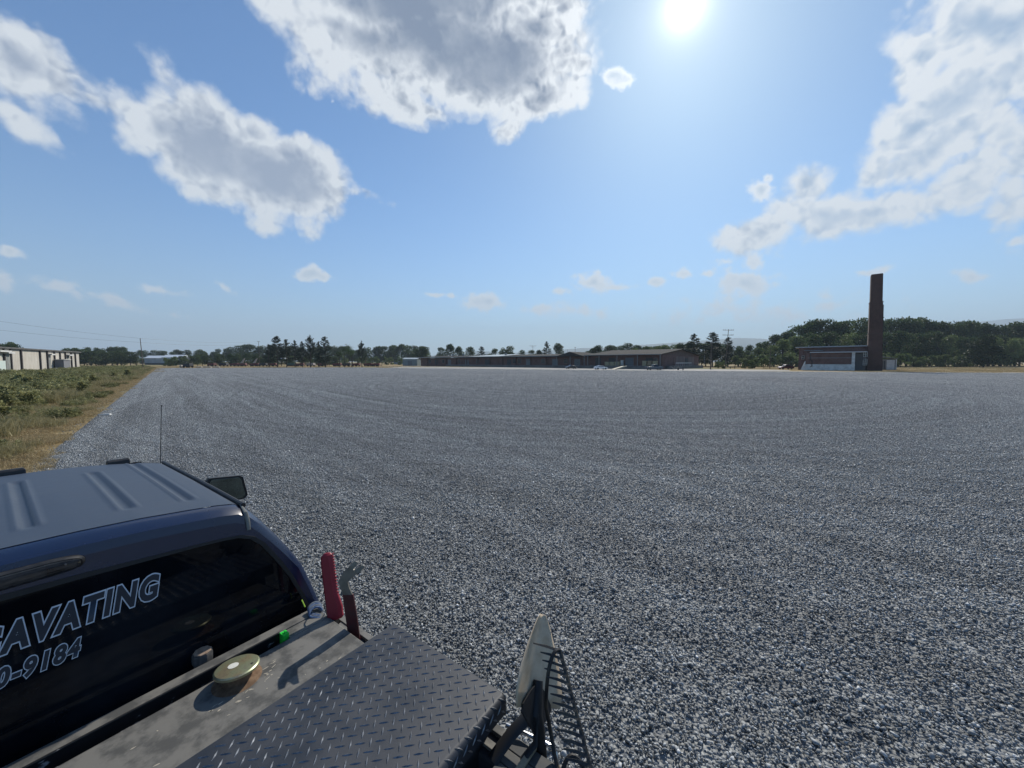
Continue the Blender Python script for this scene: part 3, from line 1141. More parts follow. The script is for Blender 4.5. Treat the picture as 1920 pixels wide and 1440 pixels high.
# clearance lights at the front of the roof
for rc, hw in ((0.0, 0.145), (0.592, 0.062), (-0.592, 0.062)):
    cl = MB()
    f_ = roof_front(rc) + 0.02
    z_ = crown(rc) - 0.022
    cl.loft([[(rc - hw, f_ - 0.05, z_), (rc + hw, f_ - 0.05, z_), (rc + hw, f_ + 0.05, z_ - 0.01), (rc - hw, f_ + 0.05, z_ - 0.01)],
             [(rc - hw, f_ - 0.045, z_ + 0.03), (rc + hw, f_ - 0.045, z_ + 0.03), (rc + hw, f_ + 0.03, z_ + 0.02), (rc - hw, f_ + 0.03, z_ + 0.02)],
             [(rc - hw * .93, f_ - 0.03, z_ + 0.042), (rc + hw * .93, f_ - 0.03, z_ + 0.042), (rc + hw * .93, f_ + 0.02, z_ + 0.036), (rc - hw * .93, f_ + 0.02, z_ + 0.036)]])
    cl.build('clearance_light', blk, truck, bevel=0.004)
# windscreen, side windows, wheels, bed: mostly hidden, there for other viewpoints
ws = MB()
ws.add([(-0.74, 4.36, 1.97), (0.74, 4.36, 1.97), (1.0, 5.02, 1.27), (-1.0, 5.02, 1.27)], [(0, 1, 2, 3)])
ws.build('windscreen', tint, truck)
for s_ in (1, -1):
    sw = MB()
    sw.add([(s_ * 0.897, 2.62, 1.915), (s_ * 0.897, 4.15, 1.915), (s_ * 1.128, 4.62, 1.52), (s_ * 1.128, 2.55, 1.52)], [(0, 1, 2, 3)])
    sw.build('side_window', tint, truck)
    mi = MB()
    mr = [(1.055, 1.840), (1.268, 1.812), (1.295, 1.79), (1.325, 1.625), (1.30, 1.60), (1.10, 1.60), (1.062, 1.62), (1.035, 1.81)]
    cx_, cz_ = 1.18, 1.70
    rings = []
    for d, sc_ in ((3.850, 0.97), (3.845, 1.0), (3.89, 1.0), (3.94, 0.86), (3.96, 0.6)):
        rings.append([(s_ * (cx_ + (x - cx_) * sc_), d, cz_ + (z - cz_) * sc_) for x, z in mr])
    mi.loft(rings)
    mi.box((min(s_ * 1.02, s_ * 1.15), 3.88, 1.60), (max(s_ * 1.02, s_ * 1.15), 3.93, 1.64))
    mo = mi.build('side_mirror', blk, truck, smooth=40)
    mg = MB()
    mg.loft([[(s_ * (cx_ + (x - cx_) * 0.9), 3.849, cz_ + (z - cz_) * 0.9) for x, z in mr], [(s_ * (cx_ + (x - cx_) * 0.88), 3.8465, cz_ + (z - cz_) * 0.88) for x, z in mr]])
    mg.build('mirror_glass', mat('dark_mirror', (0.16, 0.20, 0.20), 0.12, metal=1.0, var=0.5, vscale=8, var_col=(0.05, 0.06, 0.06)), mo)
an = MB()
an.tube([(0.885, 4.62, 1.20), (0.90, 4.61, 1.6), (0.915, 4.605, 2.0), (0.937, 4.60, 2.40)], [0.004, 0.0035, 0.0028, 0.0022], 6)
an.tube([(0.937, 4.60, 2.395), (0.9372, 4.60, 2.407)], 0.005, 6)
an.build('antenna', blk, truck)
tyre_m = mat('tyre', (0.02, 0.02, 0.02), 0.85)
rim_m = mat('rim', (0.35, 0.36, 0.38), 0.4, metal=0.8)
for s_ in (1, -1):
    for f_ in (5.35, 0.35):
        w = MB()
        pr = [(0.20, -0.12), (0.34, -0.13), (0.385, -0.10), (0.395, 0.0), (0.385, 0.10), (0.34, 0.13), (0.20, 0.12)]
        w.lathe(pr, seg=28)
        wo_ = w.build('wheel', tyre_m, truck, smooth=True)
        wo_.rotation_euler = (0, rad(90), 0)
        wo_.location = (s_ * 1.03, f_, 0.40)
        r2 = MB()
        r2.lathe([(0.05, -0.115), (0.20, -0.10), (0.205, 0.0), (0.20, 0.10), (0.05, 0.115)], seg=20)
        r2.build('rim', rim_m, wo_, smooth=True)
bed = MB()
steel_b = mat('worn_bed_paint', (0.018, 0.022, 0.032), 0.5, var=0.6, vscale=6, var_col=(0.06, 0.06, 0.062), rvar=0.3, bump=0.2, bscale=60, bdist=0.002)
bed.box((-1.12, -1.6, 0.78), (1.12, 2.27, 0.82))                    # floor
bed.box((1.10, -1.6, 0.62), (1.215, 2.27, 1.235))                   # right side
bed.box((-1.215, -1.6, 0.62), (-1.10, 2.27, 1.235))
bed.box((-1.10, -1.66, 0.62), (1.10, -1.6, 1.15))                   # tailgate
bed.box((-1.10, 2.20, 0.82), (1.10, 2.27, 1.20))                    # bulkhead
bed.box((-0.5, -1.6, 0.45), (0.5, 6.0, 0.62))                       # chassis
bed.build('bed', steel_b, truck, bevel=0.012)
# worn caps on the bed sides, with stake slots
dusty = mat('dusty_worn_metal', (0.155, 0.150, 0.135), 0.62, var=0.9, vscale=9, var_col=(0.055, 0.056, 0.054), bump=0.25, bscale=90, bdist=0.0015, detail=9, rvar=0.15, thr=(0.42, 0.62))
rail = MB()
for s_ in (1, -1):
    a, b = sorted((s_ * 1.125, s_ * 1.222))
    # two strips with a slot between them
    rail.box((a, -1.6, 1.237), (a + 0.030, 2.27, 1.252))
    rail.box((b - 0.034, -1.6, 1.237), (b, 2.27, 1.256))
    for f_ in np.arange(-1.4, 2.3, 0.42):
        rail.box((a + 0.030, f_, 1.237), (b - 0.034, f_ + 0.16, 1.250))
rail.build('bed_rail_cap', dusty, truck, bevel=0.002)


# lettering: built-in font, turned into meshes lying on the rear window
def letter(txt, h, x_right, z_base, xs, offset, m_, name, depth, parent, shear=0.28, space=1.0):
    cu = bpy.data.curves.new(name, 'FONT')
    cu.body = txt
    cu.size = 1.0
    cu.shear = shear
    cu.offset = offset
    cu.extrude = 0.0
    cu.space_character = space
    cu.resolution_u = 4
    tmp = bpy.data.objects.new('tmp', cu)
    COL.objects.link(tmp)
    dg = bpy.context.evaluated_depsgraph_get()
    me = bpy.data.meshes.new_from_object(tmp.evaluated_get(dg))
    bpy.data.objects.remove(tmp)
    bpy.data.curves.remove(cu)
    co = np.empty(len(me.vertices) * 3, np.float32)
    me.vertices.foreach_get('co', co)
    co = co.reshape(-1, 3)
    hgt = 0.72
    X = co[:, 0] * h / hgt * xs
    Z = co[:, 1] * h / hgt
    X = X + x_right
    Z = Z + z_base
    out = np.stack([X, 2.425 - 0.09 * (1.90 - Z) - depth, Z], 1).astype(np.float32)
    me.vertices.foreach_set('co', out.ravel())
    me.update()
    me.materials.clear()
    me.materials.append(m_)
    o = bpy.data.objects.new(name, me)
    COL.objects.link(o)
    o.parent = parent
    return o


def line(txt, h, x_right, z_base, width, nm, parent):
    # letters set one by one so that the line ends at x_right
    cu = bpy.data.curves.new('w', 'FONT')
    cu.body = txt
    cu.size = 1.0
    cu.space_character = 1.2
    t = bpy.data.objects.new('w', cu)
    COL.objects.link(t)
    bpy.context.view_layer.update()
    wd = t.dimensions.x
    bpy.data.objects.remove(t)
    xs = width / (wd * h / 0.72)
    o1 = letter(txt, h, x_right - width, z_base, xs, 0.088, white_v, nm, 0.0030, parent, space=1.2)
    o2 = letter(txt, h, x_right - width, z_base, xs, 0.046, dark_v, nm + '_fill', 0.0042, parent, space=1.2)
    return o1, o2


line('EXCAVATING', 0.104, 0.425, 1.688, 0.635, 'lettering', rw)
line('0-9184', 0.067, 0.178, 1.566, 0.21, 'phone_number', rw)

# ------------------------------------------------------------------ fuel tank across the bed behind the cab
F0 = (0, 0, 0)


def at_truck(name, label, cat):
    o = empty(name, (0, 0, 0), TA)
    return tag(o, label, cat)


tank = at_truck('fuel_tank', 'dusty scuffed grey steel tank lying across the bed behind the cab window', 'fuel tank')
tk = MB()
tk.box((-1.09, 1.60, 0.84), (1.118, 2.13, 1.318))
ob = tk.build('tank_body', dusty, tank, bevel=0.006)
# far strip, black channel between, bridge at the end
st = MB()
st.box((-1.09, 2.218, 1.25), (1.118, 2.285, 1.320))
st.box((0.905, 2.132, 1.26), (1.118, 2.216, 1.3165))
st.build('bulkhead_strip', dusty, tank, bevel=0.003)
ch = MB()
ch.box((-1.09, 2.132, 1.20), (0.90, 2.138, 1.312))
ch.box((-1.09, 2.205, 1.20), (0.90, 2.2165, 1.326))
ch.box((-1.09, 2.138, 1.205), (0.90, 2.205, 1.215))
chm = mat('chipped_black_paint', (0.012, 0.013, 0.015), 0.35, var=0.95, vscale=42, var_col=(0.32, 0.33, 0.34), thr=(0.60, 0.66), detail=8, stretch=(0.35, 1, 1))
ch.build('channel', chm, tank, bevel=0.0015)
rust = mat('rust', (0.10, 0.055, 0.028), 0.85, var=0.9, vscale=30, var_col=(0.22, 0.14, 0.08), bump=0.6, bscale=120, bdist=0.002)
# paint chips: small pale scrapes on the tank top
sc_m = mat('bare_scrape', (0.42, 0.38, 0.30), 0.6)
rg_ = random.Random(3)
scr = MB()
for i in range(46):
    if i < 26:
        q = rg_.uniform(-0.2, 2.6)
        rr_ = 0.125 + rg_.uniform(-0.02, 0.035)
        x, y = 0.625 + rr_ * math.cos(-q), 2.03 + rr_ * math.sin(-q) * 0.9
        if y < 1.67: continue
    else:
        x, y = rg_.uniform(0.1, 1.08), rg_.uniform(1.70, 2.10)
    L_ = rg_.uniform(0.003, 0.016) * (0.7 if i > 26 else 1)
    w_ = rg_.uniform(0.0012, 0.003)
    a_ = rg_.uniform(-0.9, 0.6)
    P = []
    for j in range(7):
        q = 2 * math.pi * j / 7
        ex, ey = math.cos(q) * L_ * rg_.uniform(.6, 1.2), math.sin(q) * w_ * rg_.uniform(.6, 1.6)
        P.append((x + ex * math.cos(a_) - ey * math.sin(a_), y + ex * math.sin(a_) + ey * math.cos(a_)))
    scr.prism(P, 1.3183, 1.3187)
tag(scr.build('paint_scrape', sc_m, tank), kind='stuff')
# vent stub between cab and strip
vp = MB()
vp.lathe([(0.036, 1.10), (0.036, 1.300), (0.043, 1.304), (0.043, 1.346), (0.040, 1.352), (0.028, 1.354), (0.0, 1.355)], (0.580, 2.334, 0), 9)
vpo = vp.build('vent_pipe', [mat('grimy_pipe', (0.045, 0.045, 0.045), 0.6, var=0.8, vscale=25, var_col=(0.14, 0.13, 0.12))], tank, smooth=30)
vt = MB()
vt.lathe([(0.038, 0), (0.035, 0.0025), (0.0, 0.003)], (0.580, 2.334, 1.3555), 9)
vt.build('rusty_top', mat('dry_rust_top', (0.30, 0.22, 0.16), 0.85, var=0.9, vscale=40, var_col=(0.14, 0.08, 0.05)), vpo)
# filler neck and zinc cap
nk = MB()
nk.lathe([(0.098, 0.0), (0.085, 0.004), (0.062, 0.010), (0.058, 0.03), (0.058, 0.052)], (0.632, 2.045, 1.318), 26)
nko = nk.build('filler_neck', rust, tank, smooth=40)
cap = MB()
cap.lathe([(0.080, 0.0), (0.088, 0.003), (0.0895, 0.014), (0.084, 0.019), (0.05, 0.0225), (0.02, 0.0235), (0.0, 0.024)], (0, 0, 0), 48)


def zinc():
    m_ = bpy.data.materials.new('yellow_zinc')
    m_.use_nodes = True
    nt = m_.node_tree
    nt.nodes.clear()
    g = NG(nt)
    p = g.new('ShaderNodeBsdfPrincipled')
    o = g.new('ShaderNodeOutputMaterial')
    nt.links.new(p.outputs[0], o.inputs[0])
    c = g.new('ShaderNodeTexCoord').outputs['Object']
    n = g.noise(c, 12, 5, 0.6)
    col = g.ramp(n, [(0.25, (0.27, 0.18, 0.19)), (0.42, (0.44, 0.38, 0.23)), (0.58, (0.40, 0.43, 0.27)), (0.75, (0.31, 0.27, 0.22))])
    n2 = g.noise(c, 130, 4, 0.6)
    col = g.mix(g.m('MULTIPLY', g.step(n2, 0.5, 0.7), 0.3), col, (0.12, 0.10, 0.07))
    g.put(p.inputs['Base Color'], col)
    p.inputs['Metallic'].default_value = 0.75
    p.inputs['Roughness'].default_value = 0.38
    return m_


capo = cap.build('filler_cap', zinc(), tank, smooth=30)
capo.location = (0.632, 2.045, 1.364)
capo.rotation_euler = (rad(-5), rad(3), 0)
stk = MB()
stk.lathe([(0.0215, 0), (0.0215, 0.0006), (0.0, 0.0007)], (-0.012, 0.008, 0.0235), 24)
stk.build('sticker', mat('white_sticker', (0.62, 0.62, 0.56), 0.6, var=0.4, vscale=60, var_col=(0.4, 0.4, 0.36)), capo)
hl = MB()
hl.lathe([(0.0055, 0), (0.0055, 0.0006), (0.0, 0.0007)], (0.045, -0.045, 0.0212), 12)
hl.build('vent_hole', rub, capo)

# bright green clip at the channel's end
gc = MB()
gc.prism([(-0.016, -0.020), (0.016, -0.020), (0.016, 0.020), (-0.016, 0.020)], 0, 0.018)
gc.box((-0.016, -0.020, -0.05), (-0.011, 0.020, 0.0))
gc.box((-0.011, -0.020, -0.05), (0.016, -0.014, 0.0))
gc.lathe([(0.008, 0), (0.008, 0.003), (0.0055, 0.003), (0.005, 0.0)], (0, 0, 0.0185), 14)
gco = gc.build('plastic_clip', mat('green_plastic', (0.03, 0.62, 0.06), 0.35, spec=0.5), bevel=0.002, rz=TA)
gco.location = Matrix.Rotation(TA, 4, 'Z') @ Vector((0.892, 2.170, 1.319))
tag(gco, 'small bright green plastic clip at the end of the black channel', 'clip')

# ------------------------------------------------------------------ diamond plate toolbox
plate = mat('black_treadplate', (0.015, 0.021, 0.031), 0.46, metal=0.1, var=0.9, vscale=3.5, var_col=(0.040, 0.045, 0.055), bump=0.25, bscale=260, bdist=0.0006, rvar=0.2, detail=8)
lug_m = mat('worn_tread_lug', (0.10, 0.11, 0.13), 0.30, metal=0.55, var=0.7, vscale=60, var_col=(0.30, 0.31, 0.33), rvar=0.1)
tb = at_truck('toolbox', 'black diamond plate toolbox with a worn tread pattern lid across the bed', 'toolbox')
F1, F2, R1, R2, ZT = 0.935, 1.655, -1.10, 1.216, 1.420
body_t = MB()
body_t.box((R1 + .02, F1 + 0.03, 0.83), (R2 - 0.05, F2 - 0.02, ZT - 0.075))
body_t.build('box_body', blk, tb, bevel=0.01)
# lid: a folded sheet, section in f-z swept along r
RO = 0.026
sec = [(F2, ZT - 0.075), (F2, ZT - 0.004), (F2 - 0.004, ZT)]
for i in range(9):
    q = rad(90 + i * 11.25)
    sec.append((F1 + RO * math.cos(q), ZT - RO + RO * math.sin(q)))
sec += [(F1 - RO, ZT - 0.075), (F1 - RO + 0.003, ZT - 0.075), (F1 - RO + 0.003, ZT - 0.03), (F1 + 0.01, ZT - 0.006), (F2 - 0.006, ZT - 0.006), (F2 - 0.003, ZT - 0.075)]
lid = MB()
lid.loft([[(r, f, z) for f, z in sec] for r in (R1, R2 - 0.008)])
lid.loft([[(r, f, z) for f, z in ((F1 - RO * 0.8, ZT - 0.09), (F1 - RO * .8, ZT - RO), (F1 - 0.004, ZT - 0.003), (F2 - 0.002, ZT - 0.002), (F2 - 0.002, ZT - 0.075))] for r in (R2 - 0.0075, R2)])
lido = lid.build('lid', plate, tb, smooth=30)


def wrap(r, s):
    """point on the lid's skin: s runs from the far edge towards the near fold and down it"""
    flat = (F2 - 0.004) - F1
    if s <= flat: return (r, F2 - 0.004 - s, ZT), (0, 0, 1)
    a = (s - flat) / RO
    if a < math.pi / 2:
        return (r, F1 - RO * math.sin(a), ZT - RO + RO * math.cos(a)), (0, -math.sin(a), math.cos(a))
    return (r, F1 - RO, ZT - RO - (s - flat - RO * math.pi / 2)), (0, -1, 0)


lug = MB()
PT = 0.050
smax = (F2 - 0.004) - F1 + RO * math.pi / 2 + 0.030
rgl = random.Random(9)
for par in (0, 1):
    for i in range(int((R2 - R1) / PT) + 1):
        for j in range(int(smax / PT) + 2):
            r0 = R1 + 0.015 + i * PT + par * PT / 2
            s0 = 0.010 + j * PT + par * PT / 2
            ang_ = rad(45 if par else -45)
            hl_, hw_ = 0.0215, 0.0046
            dr, ds = math.cos(ang_), math.sin(ang_)
            if r0 > R2 - 0.012 or r0 < R1 + 0.01 or s0 > smax: continue
            prof = [(-1, 0), (-0.45, 0.62), (0, 1), (0.45, 0.62), (1, 0), (0.45, -0.62), (0, -1), (-0.45, -0.62)]
            vs, tops = [], []
            ok = True
            for a_, b_ in prof:
                rr_ = r0 + dr * a_ * hl_ - ds * b_ * hw_
                ss = s0 + ds * a_ * hl_ + dr * b_ * hw_
                if ss < 0 or rr_ > R2 - 0.002: ok = False
                p_, n_ = wrap(rr_, max(ss, 0))
                vs.append(Vector(p_) + Vector(n_) * -0.0004)
            if not ok: continue
            for a_ in (-0.55, 0.0, 0.55):
                rr_ = r0 + dr * a_ * hl_
                ss = s0 + ds * a_ * hl_
                p_, n_ = wrap(rr_, ss)
                tops.append(Vector(p_) + Vector(n_) * (0.0038 if a_ == 0 else 0.0029) * rgl.uniform(0.75, 1.1))
            vs += tops
            lug.add(vs, [(0, 1, 8), (1, 2, 9, 8), (2, 3, 10, 9), (3, 4, 10), (4, 5, 10), (5, 6, 9, 10), (6, 7, 8, 9), (7, 0, 8)])
lug.build('tread_pattern', lug_m, lido, smooth=50)

# ------------------------------------------------------------------ tools standing in the bed-side slot
def T3(r, f, z):
    return Matrix.Rotation(TA, 4, 'Z') @ Vector((r, f, z))


red_g = mat('red_grip', (0.26, 0.012, 0.026), 0.5, var=0.35, vscale=9, var_col=(0.22, 0.010, 0.02), bump=0.15, bscale=60, bdist=0.002)
saw = at_truck('hand_saw', 'red handled saw standing upright in the slot beside the tank', 'saw')
# grip: flat sided bar, widening to a heel at the foot; axis from foot to head
B_, H_ = Vector((1.142, 2.105, 1.300)), Vector((1.165, 2.215, 1.655))
ax = (H_ - B_)
LN = ax.length
axn = ax.normalized()
# side direction: roughly across the picture
acr = Vector((0.60, -0.80, 0))
acr = (acr - axn * acr.dot(axn)).normalized()
dep = axn.cross(acr).normalized()
prof = [(0.00, -0.020, 0.040), (0.03, -0.036, 0.050), (0.07, -0.038, 0.048), (0.16, -0.039, 0.050), (0.30, -0.039, 0.040), (0.40, -0.040, 0.030), (0.60, -0.040, 0.030), (0.85, -0.040, 0.030), (0.96, -0.036, 0.028), (1.0, -0.020, 0.014)]
sb = MB()
rings = []
for t, a, b in prof:
    c = B_ + ax * t
    th = 0.021 if t < 0.97 else 0.012
    rings.append([c + acr * (a) + dep * (-th * .7), c + acr * (a + 0.010) + dep * -th, c + acr * (b - 0.018) + dep * -th, c + acr * b + dep * (-th * .35),
                  c + acr * b + dep * (th * .35), c + acr * (b - 0.018) + dep * th, c + acr * (a + 0.010) + dep * th, c + acr * a + dep * (th * .7)])
sb.loft([[tuple(p) for p in R] for R in rings])
sb.build('grip', red_g, saw, smooth=28, bevel=0.003)
te = MB()
for i in range(15):
    t = 0.34 + i * 0.045
    c = B_ + ax * t + acr * 0.030
    te.loft([[tuple(c + axn * s1 * 0.004 + dep * s2 * 0.006) for s1, s2 in ((-1, -1), (1, -1), (1, 1), (-1, 1))],
             [tuple(c + acr * 0.007 + axn * s1 * 0.0015 + dep * s2 * 0.004) for s1, s2 in ((-1, -1), (1, -1), (1, 1), (-1, 1))]])
te.build('grip_ridges', red_g, saw)
bld = MB()
bld.tube([tuple(B_ + ax * 0.02), tuple(B_ + Vector((-0.004, -0.015, -0.10))), (1.170, 2.02, 1.02)], 0.019, 4, flat=0.35)
bld.build('blade', mat('dark_steel', (0.07, 0.075, 0.08), 0.45, metal=0.7, var=0.6, vscale=30, var_col=(0.16, 0.12, 0.09)), saw)
bu = MB()
c = B_ + ax * 0.66 - acr * 0.040
bu.tube([tuple(c + acr * 0.01), tuple(c - acr * 0.014)], 0.009, 10)
bu.build('button', blk, saw)

pry = at_truck('pry_bar', 'flat dark red pry bar with a bare notched steel claw beside the red saw', 'pry bar')
pm = mat('maroon_worn_paint', (0.085, 0.012, 0.014), 0.5, var=0.7, vscale=18, var_col=(0.05, 0.03, 0.028), rvar=0.2, bump=0.2, bscale=80, bdist=0.001)
cm = mat('bare_claw_steel', (0.24, 0.22, 0.18), 0.55, metal=0.2, var=0.7, vscale=22, var_col=(0.13, 0.12, 0.10))
# flat bar: centre line with width across the picture
cr = Vector((0.60, -0.80, 0)).normalized()
nrm = Vector((-0.80, -0.60, 0)).normalized()
cl_ = [((1.157, 1.925), 1.02, 0.030), ((1.153, 1.930), 1.262, 0.032), ((1.146, 1.945), 1.40, 0.032), ((1.140, 1.960), 1.505, 0.030)]
pb = MB()
pb.loft([[tuple(Vector((x, y, z)) + cr * a * w + nrm * b * 0.006) for a, b in ((-1, -1), (1, -1), (1, 1), (-1, 1))] for (x, y), z, w in cl_])
pb.build('bar', pm, pry, bevel=0.003)
clw = MB()
cc = [((1.140, 1.960), 1.500, 0.028, 0.0), ((1.130, 1.972), 1.545, 0.025, 0.0), ((1.125, 1.978), 1.578, 0.026, 0.012), ((1.143, 1.957), 1.618, 0.030, 0.03), ((1.162, 1.932), 1.645, 0.032, 0.05)]
rings = []
for (x, y), z, w, d in cc:
    wd = (cr * 0.85 + Vector((0, 0, -0.5 if z > 1.58 else -0.1))).normalized()
    rings.append((Vector((x, y, z)), w, wd))
clw.loft([[tuple(p + wd * a * w + nrm * b * 0.005) for a, b in ((-1, -1), (1, -1), (1, 1), (-1, 1))] for p, w, wd in rings])
p, w, wd = rings[-1]
tipd = (Vector((0.026, -0.024, 0.030)))
for s_ in (-1, 1):
    c = p + wd * s_ * w * 0.55
    clw.loft([[tuple(c + wd * a * w * 0.45 + nrm * b * 0.005) for a, b in ((-1, -1), (1, -1), (1, 1), (-1, 1))],
              [tuple(c + tipd + wd * (s_ * w * 0.18 + a * w * 0.30) + nrm * b * 0.002) for a, b in ((-1, -1), (1, -1), (1, 1), (-1, 1))]])
clw.build('claw', cm, pry, bevel=0.0015, smooth=40)

# ratchet strap and wire loops lying at the tank's corner
rs = at_truck('bungee_cords', 'blue and white bungee cords bunched at the tank corner behind the red saw', 'cord')
cb_m = mat('blue_cord', (0.03, 0.08, 0.20), 0.45, var=0.5, vscale=80, var_col=(0.25, 0.3, 0.36))
for i in range(4):
    lp = MB()
    P = []
    for j in range(15):
        q = math.pi * 1.25 * j / 14 - 0.3
        P.append((1.085 + i * 0.004 + 0.036 * math.cos(q), 2.235 + i * 0.012 - 0.02 + 0.025 * math.sin(q) * 0.7, 1.328 + 0.020 * math.sin(q) + i * 0.003))
    P.append((1.13, 2.10 + i * 0.02, 1.30))
    lp.tube(P, 0.0062, 8)
    lp.build('cord', cb_m if i % 2 == 0 else mat('pale_cord', (0.12, 0.14, 0.17), 0.4), rs, smooth=True)
wh = MB()
P = []
for j in range(20):
    q = 2 * math.pi * j / 19 * 0.82 + 0.4
    P.append((1.135 + 0.012 * math.cos(q), 2.20 + 0.045 * math.cos(q), 1.375 + 0.055 * math.sin(q)))
P.append((1.13, 2.16, 1.28))
wh.tube(P, 0.0035, 6)
wh.build('wire_hook', blk, rs, smooth=True)
yt = MB()
yt.tube([(1.06, 2.29, 1.345), (1.052, 2.31, 1.385)], 0.0035, 6)
yt.build('yellow_tip', mat('acid_yellow', (0.50, 0.75, 0.08), 0.5), rs)

# ------------------------------------------------------------------ shovel and rake at the box's near corner
sh = at_truck('shovel', 'dirty steel shovel with its pointed blade up beside the toolbox corner', 'shovel')


def shovel_metal():
    return mat('muddy_blade_steel', (0.58, 0.48, 0.35), 0.65, metal=0.0, var=0.9, vscale=13, var_col=(0.42, 0.32, 0.21), bump=0.3, bscale=90, bdist=0.001, detail=9)


ns = 20
w_prof = [(0.0, 0.098), (0.05, 0.105), (0.12, 0.094), (0.20, 0.070), (0.27, 0.044), (0.315, 0.024), (0.330, 0.014)]
tip_z, base_z = 1.650, 1.40
base_p = Vector((1.259, 0.777, base_z))
tip_p = Vector((1.450, 0.880, tip_z))
MI = Matrix.Rotation(-TA, 3, 'Z')
nv3 = (MI @ Vector((0.80, -0.40, 0.45))).normalized()
axs = (tip_p - base_p).normalized()
acr2 = axs.cross(nv3).normalized()
nv3 = acr2.cross(axs).normalized()
bl_ = MB()
rings = []
for s_, w in w_prof:
    t = s_ / 0.330
    c = base_p.lerp(tip_p, t)
    row = []
    for j in range(9):
        a = -1 + j / 4
        dish = 0.030 * (1 - a * a) * (1 - t) * 1.0 + 0.010 * (1 - a * a)
        row.append(tuple(c + acr2 * a * w * 1.62 - nv3 * dish))
    rings.append(row)
bl_.loft(rings, cap=False, closed=False)
blo = bl_.build('blade', shovel_metal(), sh, smooth='all')
so_ = blo.modifiers.new('thick', 'SOLIDIFY')
so_.thickness = 0.003
sk = MB()
sk.tube([tuple(base_p + axs * 0.09 - nv3 * 0.012), tuple(base_p - axs * 0.02 - nv3 * 0.02), (1.248, 0.775, 1.33), (1.235, 0.75, 1.23)], [0.020, 0.030, 0.026, 0.021], 12)
sk.build('socket', mat('blackened_steel', (0.02, 0.021, 0.024), 0.5, metal=0.4), sh, smooth=True)
ft = MB()
ft.loft([[tuple(base_p + acr2 * a * 0.100 + axs * z - nv3 * 0.016) for a, z in ((-1, 0.012), (-0.5, 0.055), (0, 0.085), (0.5, 0.055), (1, 0.012))],
         [tuple(base_p + acr2 * a * 0.104 + axs * z - nv3 * 0.018) for a, z in ((-1, -0.012), (-0.5, -0.050), (0, -0.085), (0.5, -0.050), (1, -0.012))]], cap=False, closed=False)
fto = ft.build('step', mat('blackened_steel', (0.02, 0.021, 0.024), 0.5), sh)
fto.modifiers.new('thick', 'SOLIDIFY').thickness = 0.006
hd = MB()
hd.tube([(1.235, 0.75, 1.24), (1.20, 0.66, 0.86)], 0.017, 12)
hd.build('handle', mat('weathered_ash_wood', (0.30, 0.22, 0.13), 0.7, var=0.5, vscale=10, stretch=(1, 1, 0.1)), sh, smooth=True)

rk = at_truck('bow_rake', 'black steel bow rake standing on end in front of the shovel', 'rake')
rk_m = mat('rake_steel', (0.022, 0.023, 0.026), 0.45, metal=0.5, var=0.6, vscale=20, var_col=(0.10, 0.085, 0.06))
Ta, Tb = Vector((1.322, 0.720, 1.632)), Vector((1.212, 0.528, 1.335))
Tb2 = Ta + (Tb - Ta) * 1.18
hb = MB()
hb.tube([tuple(Ta), tuple(Tb2)], 0.0085, 4, flat=0.55)
hb.build('head_bar', rk_m, rk, bevel=0.001)
tdir = Vector((-0.056, 0.068, 0.022))
NT = 17
for i in range(NT):
    t = i / (NT - 1)
    p = Ta + (Tb2 - Ta) * (0.008 + 0.985 * t)
    tn_ = MB()
    bend = Vector((0, 0, 0.012))
    k_ = 1.0 if i else 1.25
    tn_.tube([tuple(p), tuple(p + tdir * 0.5 * k_ + bend * 0.8), tuple(p + tdir * 1.0 * k_ + bend * 1.0)], [0.0095, 0.0085, 0.0040], 4, flat=0.6)
    tn_.build('tine', rk_m, rk)
bow = MB()
mid = Vector((1.205, 0.665, 1.27))


def bez(a, b, c, d, n=16):
    out = []
    for i in range(n + 1):
        t = i / n
        out.append(tuple(a * (1 - t) ** 3 + b * 3 * t * (1 - t) ** 2 + c * 3 * t * t * (1 - t) + d * t ** 3))
    return out


bow.tube(bez(Ta, Vector((1.280, 0.745, 1.665)), Vector((1.21, 0.72, 1.56)), Vector((1.240, 0.735, 1.44))) + bez(Vector((1.240, 0.735, 1.44)), Vector((1.262, 0.735, 1.37)), Vector((1.235, 0.70, 1.30)), mid)[1:], 0.0075, 8)
bow.tube(bez(Tb2, Vector((1.15, 0.52, 1.24)), Vector((1.20, 0.60, 1.24)), mid), 0.0075, 8)
bow.build('bow', rk_m, rk, smooth=True)
hn = MB()
hn.tube([tuple(mid), (1.19, 0.62, 1.12), (1.17, 0.56, 0.86)], [0.013, 0.015, 0.016], 10)
hn.build('handle', mat('dark_ash_wood', (0.12, 0.09, 0.055), 0.7), rk, smooth=True)

# bright hooked rod from the box to the rake, black straps, and planks behind
ro = MB()
ro.tube(bez(Vector((1.205, 0.905, 1.30)), Vector((1.215, 0.86, 1.30)), Vector((1.245, 0.76, 1.285)), Vector((1.258, 0.715, 1.278)), 8) + [(1.258, 0.700, 1.262), (1.245, 0.680, 1.20), (1.23, 0.66, 1.10)], 0.0080, 10)
roo = ro.build('hook_rod', chrome, smooth=True, rz=TA)
tag(roo, 'bright bent steel rod from the toolbox corner to the shovel', 'rod')
stp = MB()
for P, w in (([(1.08, 0.88, 1.27), (1.17, 0.85, 1.325), (1.23, 0.81, 1.375)], 0.028), ([(1.02, 0.86, 1.20), (1.12, 0.80, 1.25), (1.20, 0.76, 1.31), (1.24, 0.78, 1.39)], 0.016)):
    stp.tube(P, w, 8, flat=0.3)
sto = stp.build('strap', rub, smooth=True, rz=TA)
tag(sto, 'black rubber strap tying the shovel to the toolbox corner', 'strap')
hs = MB()
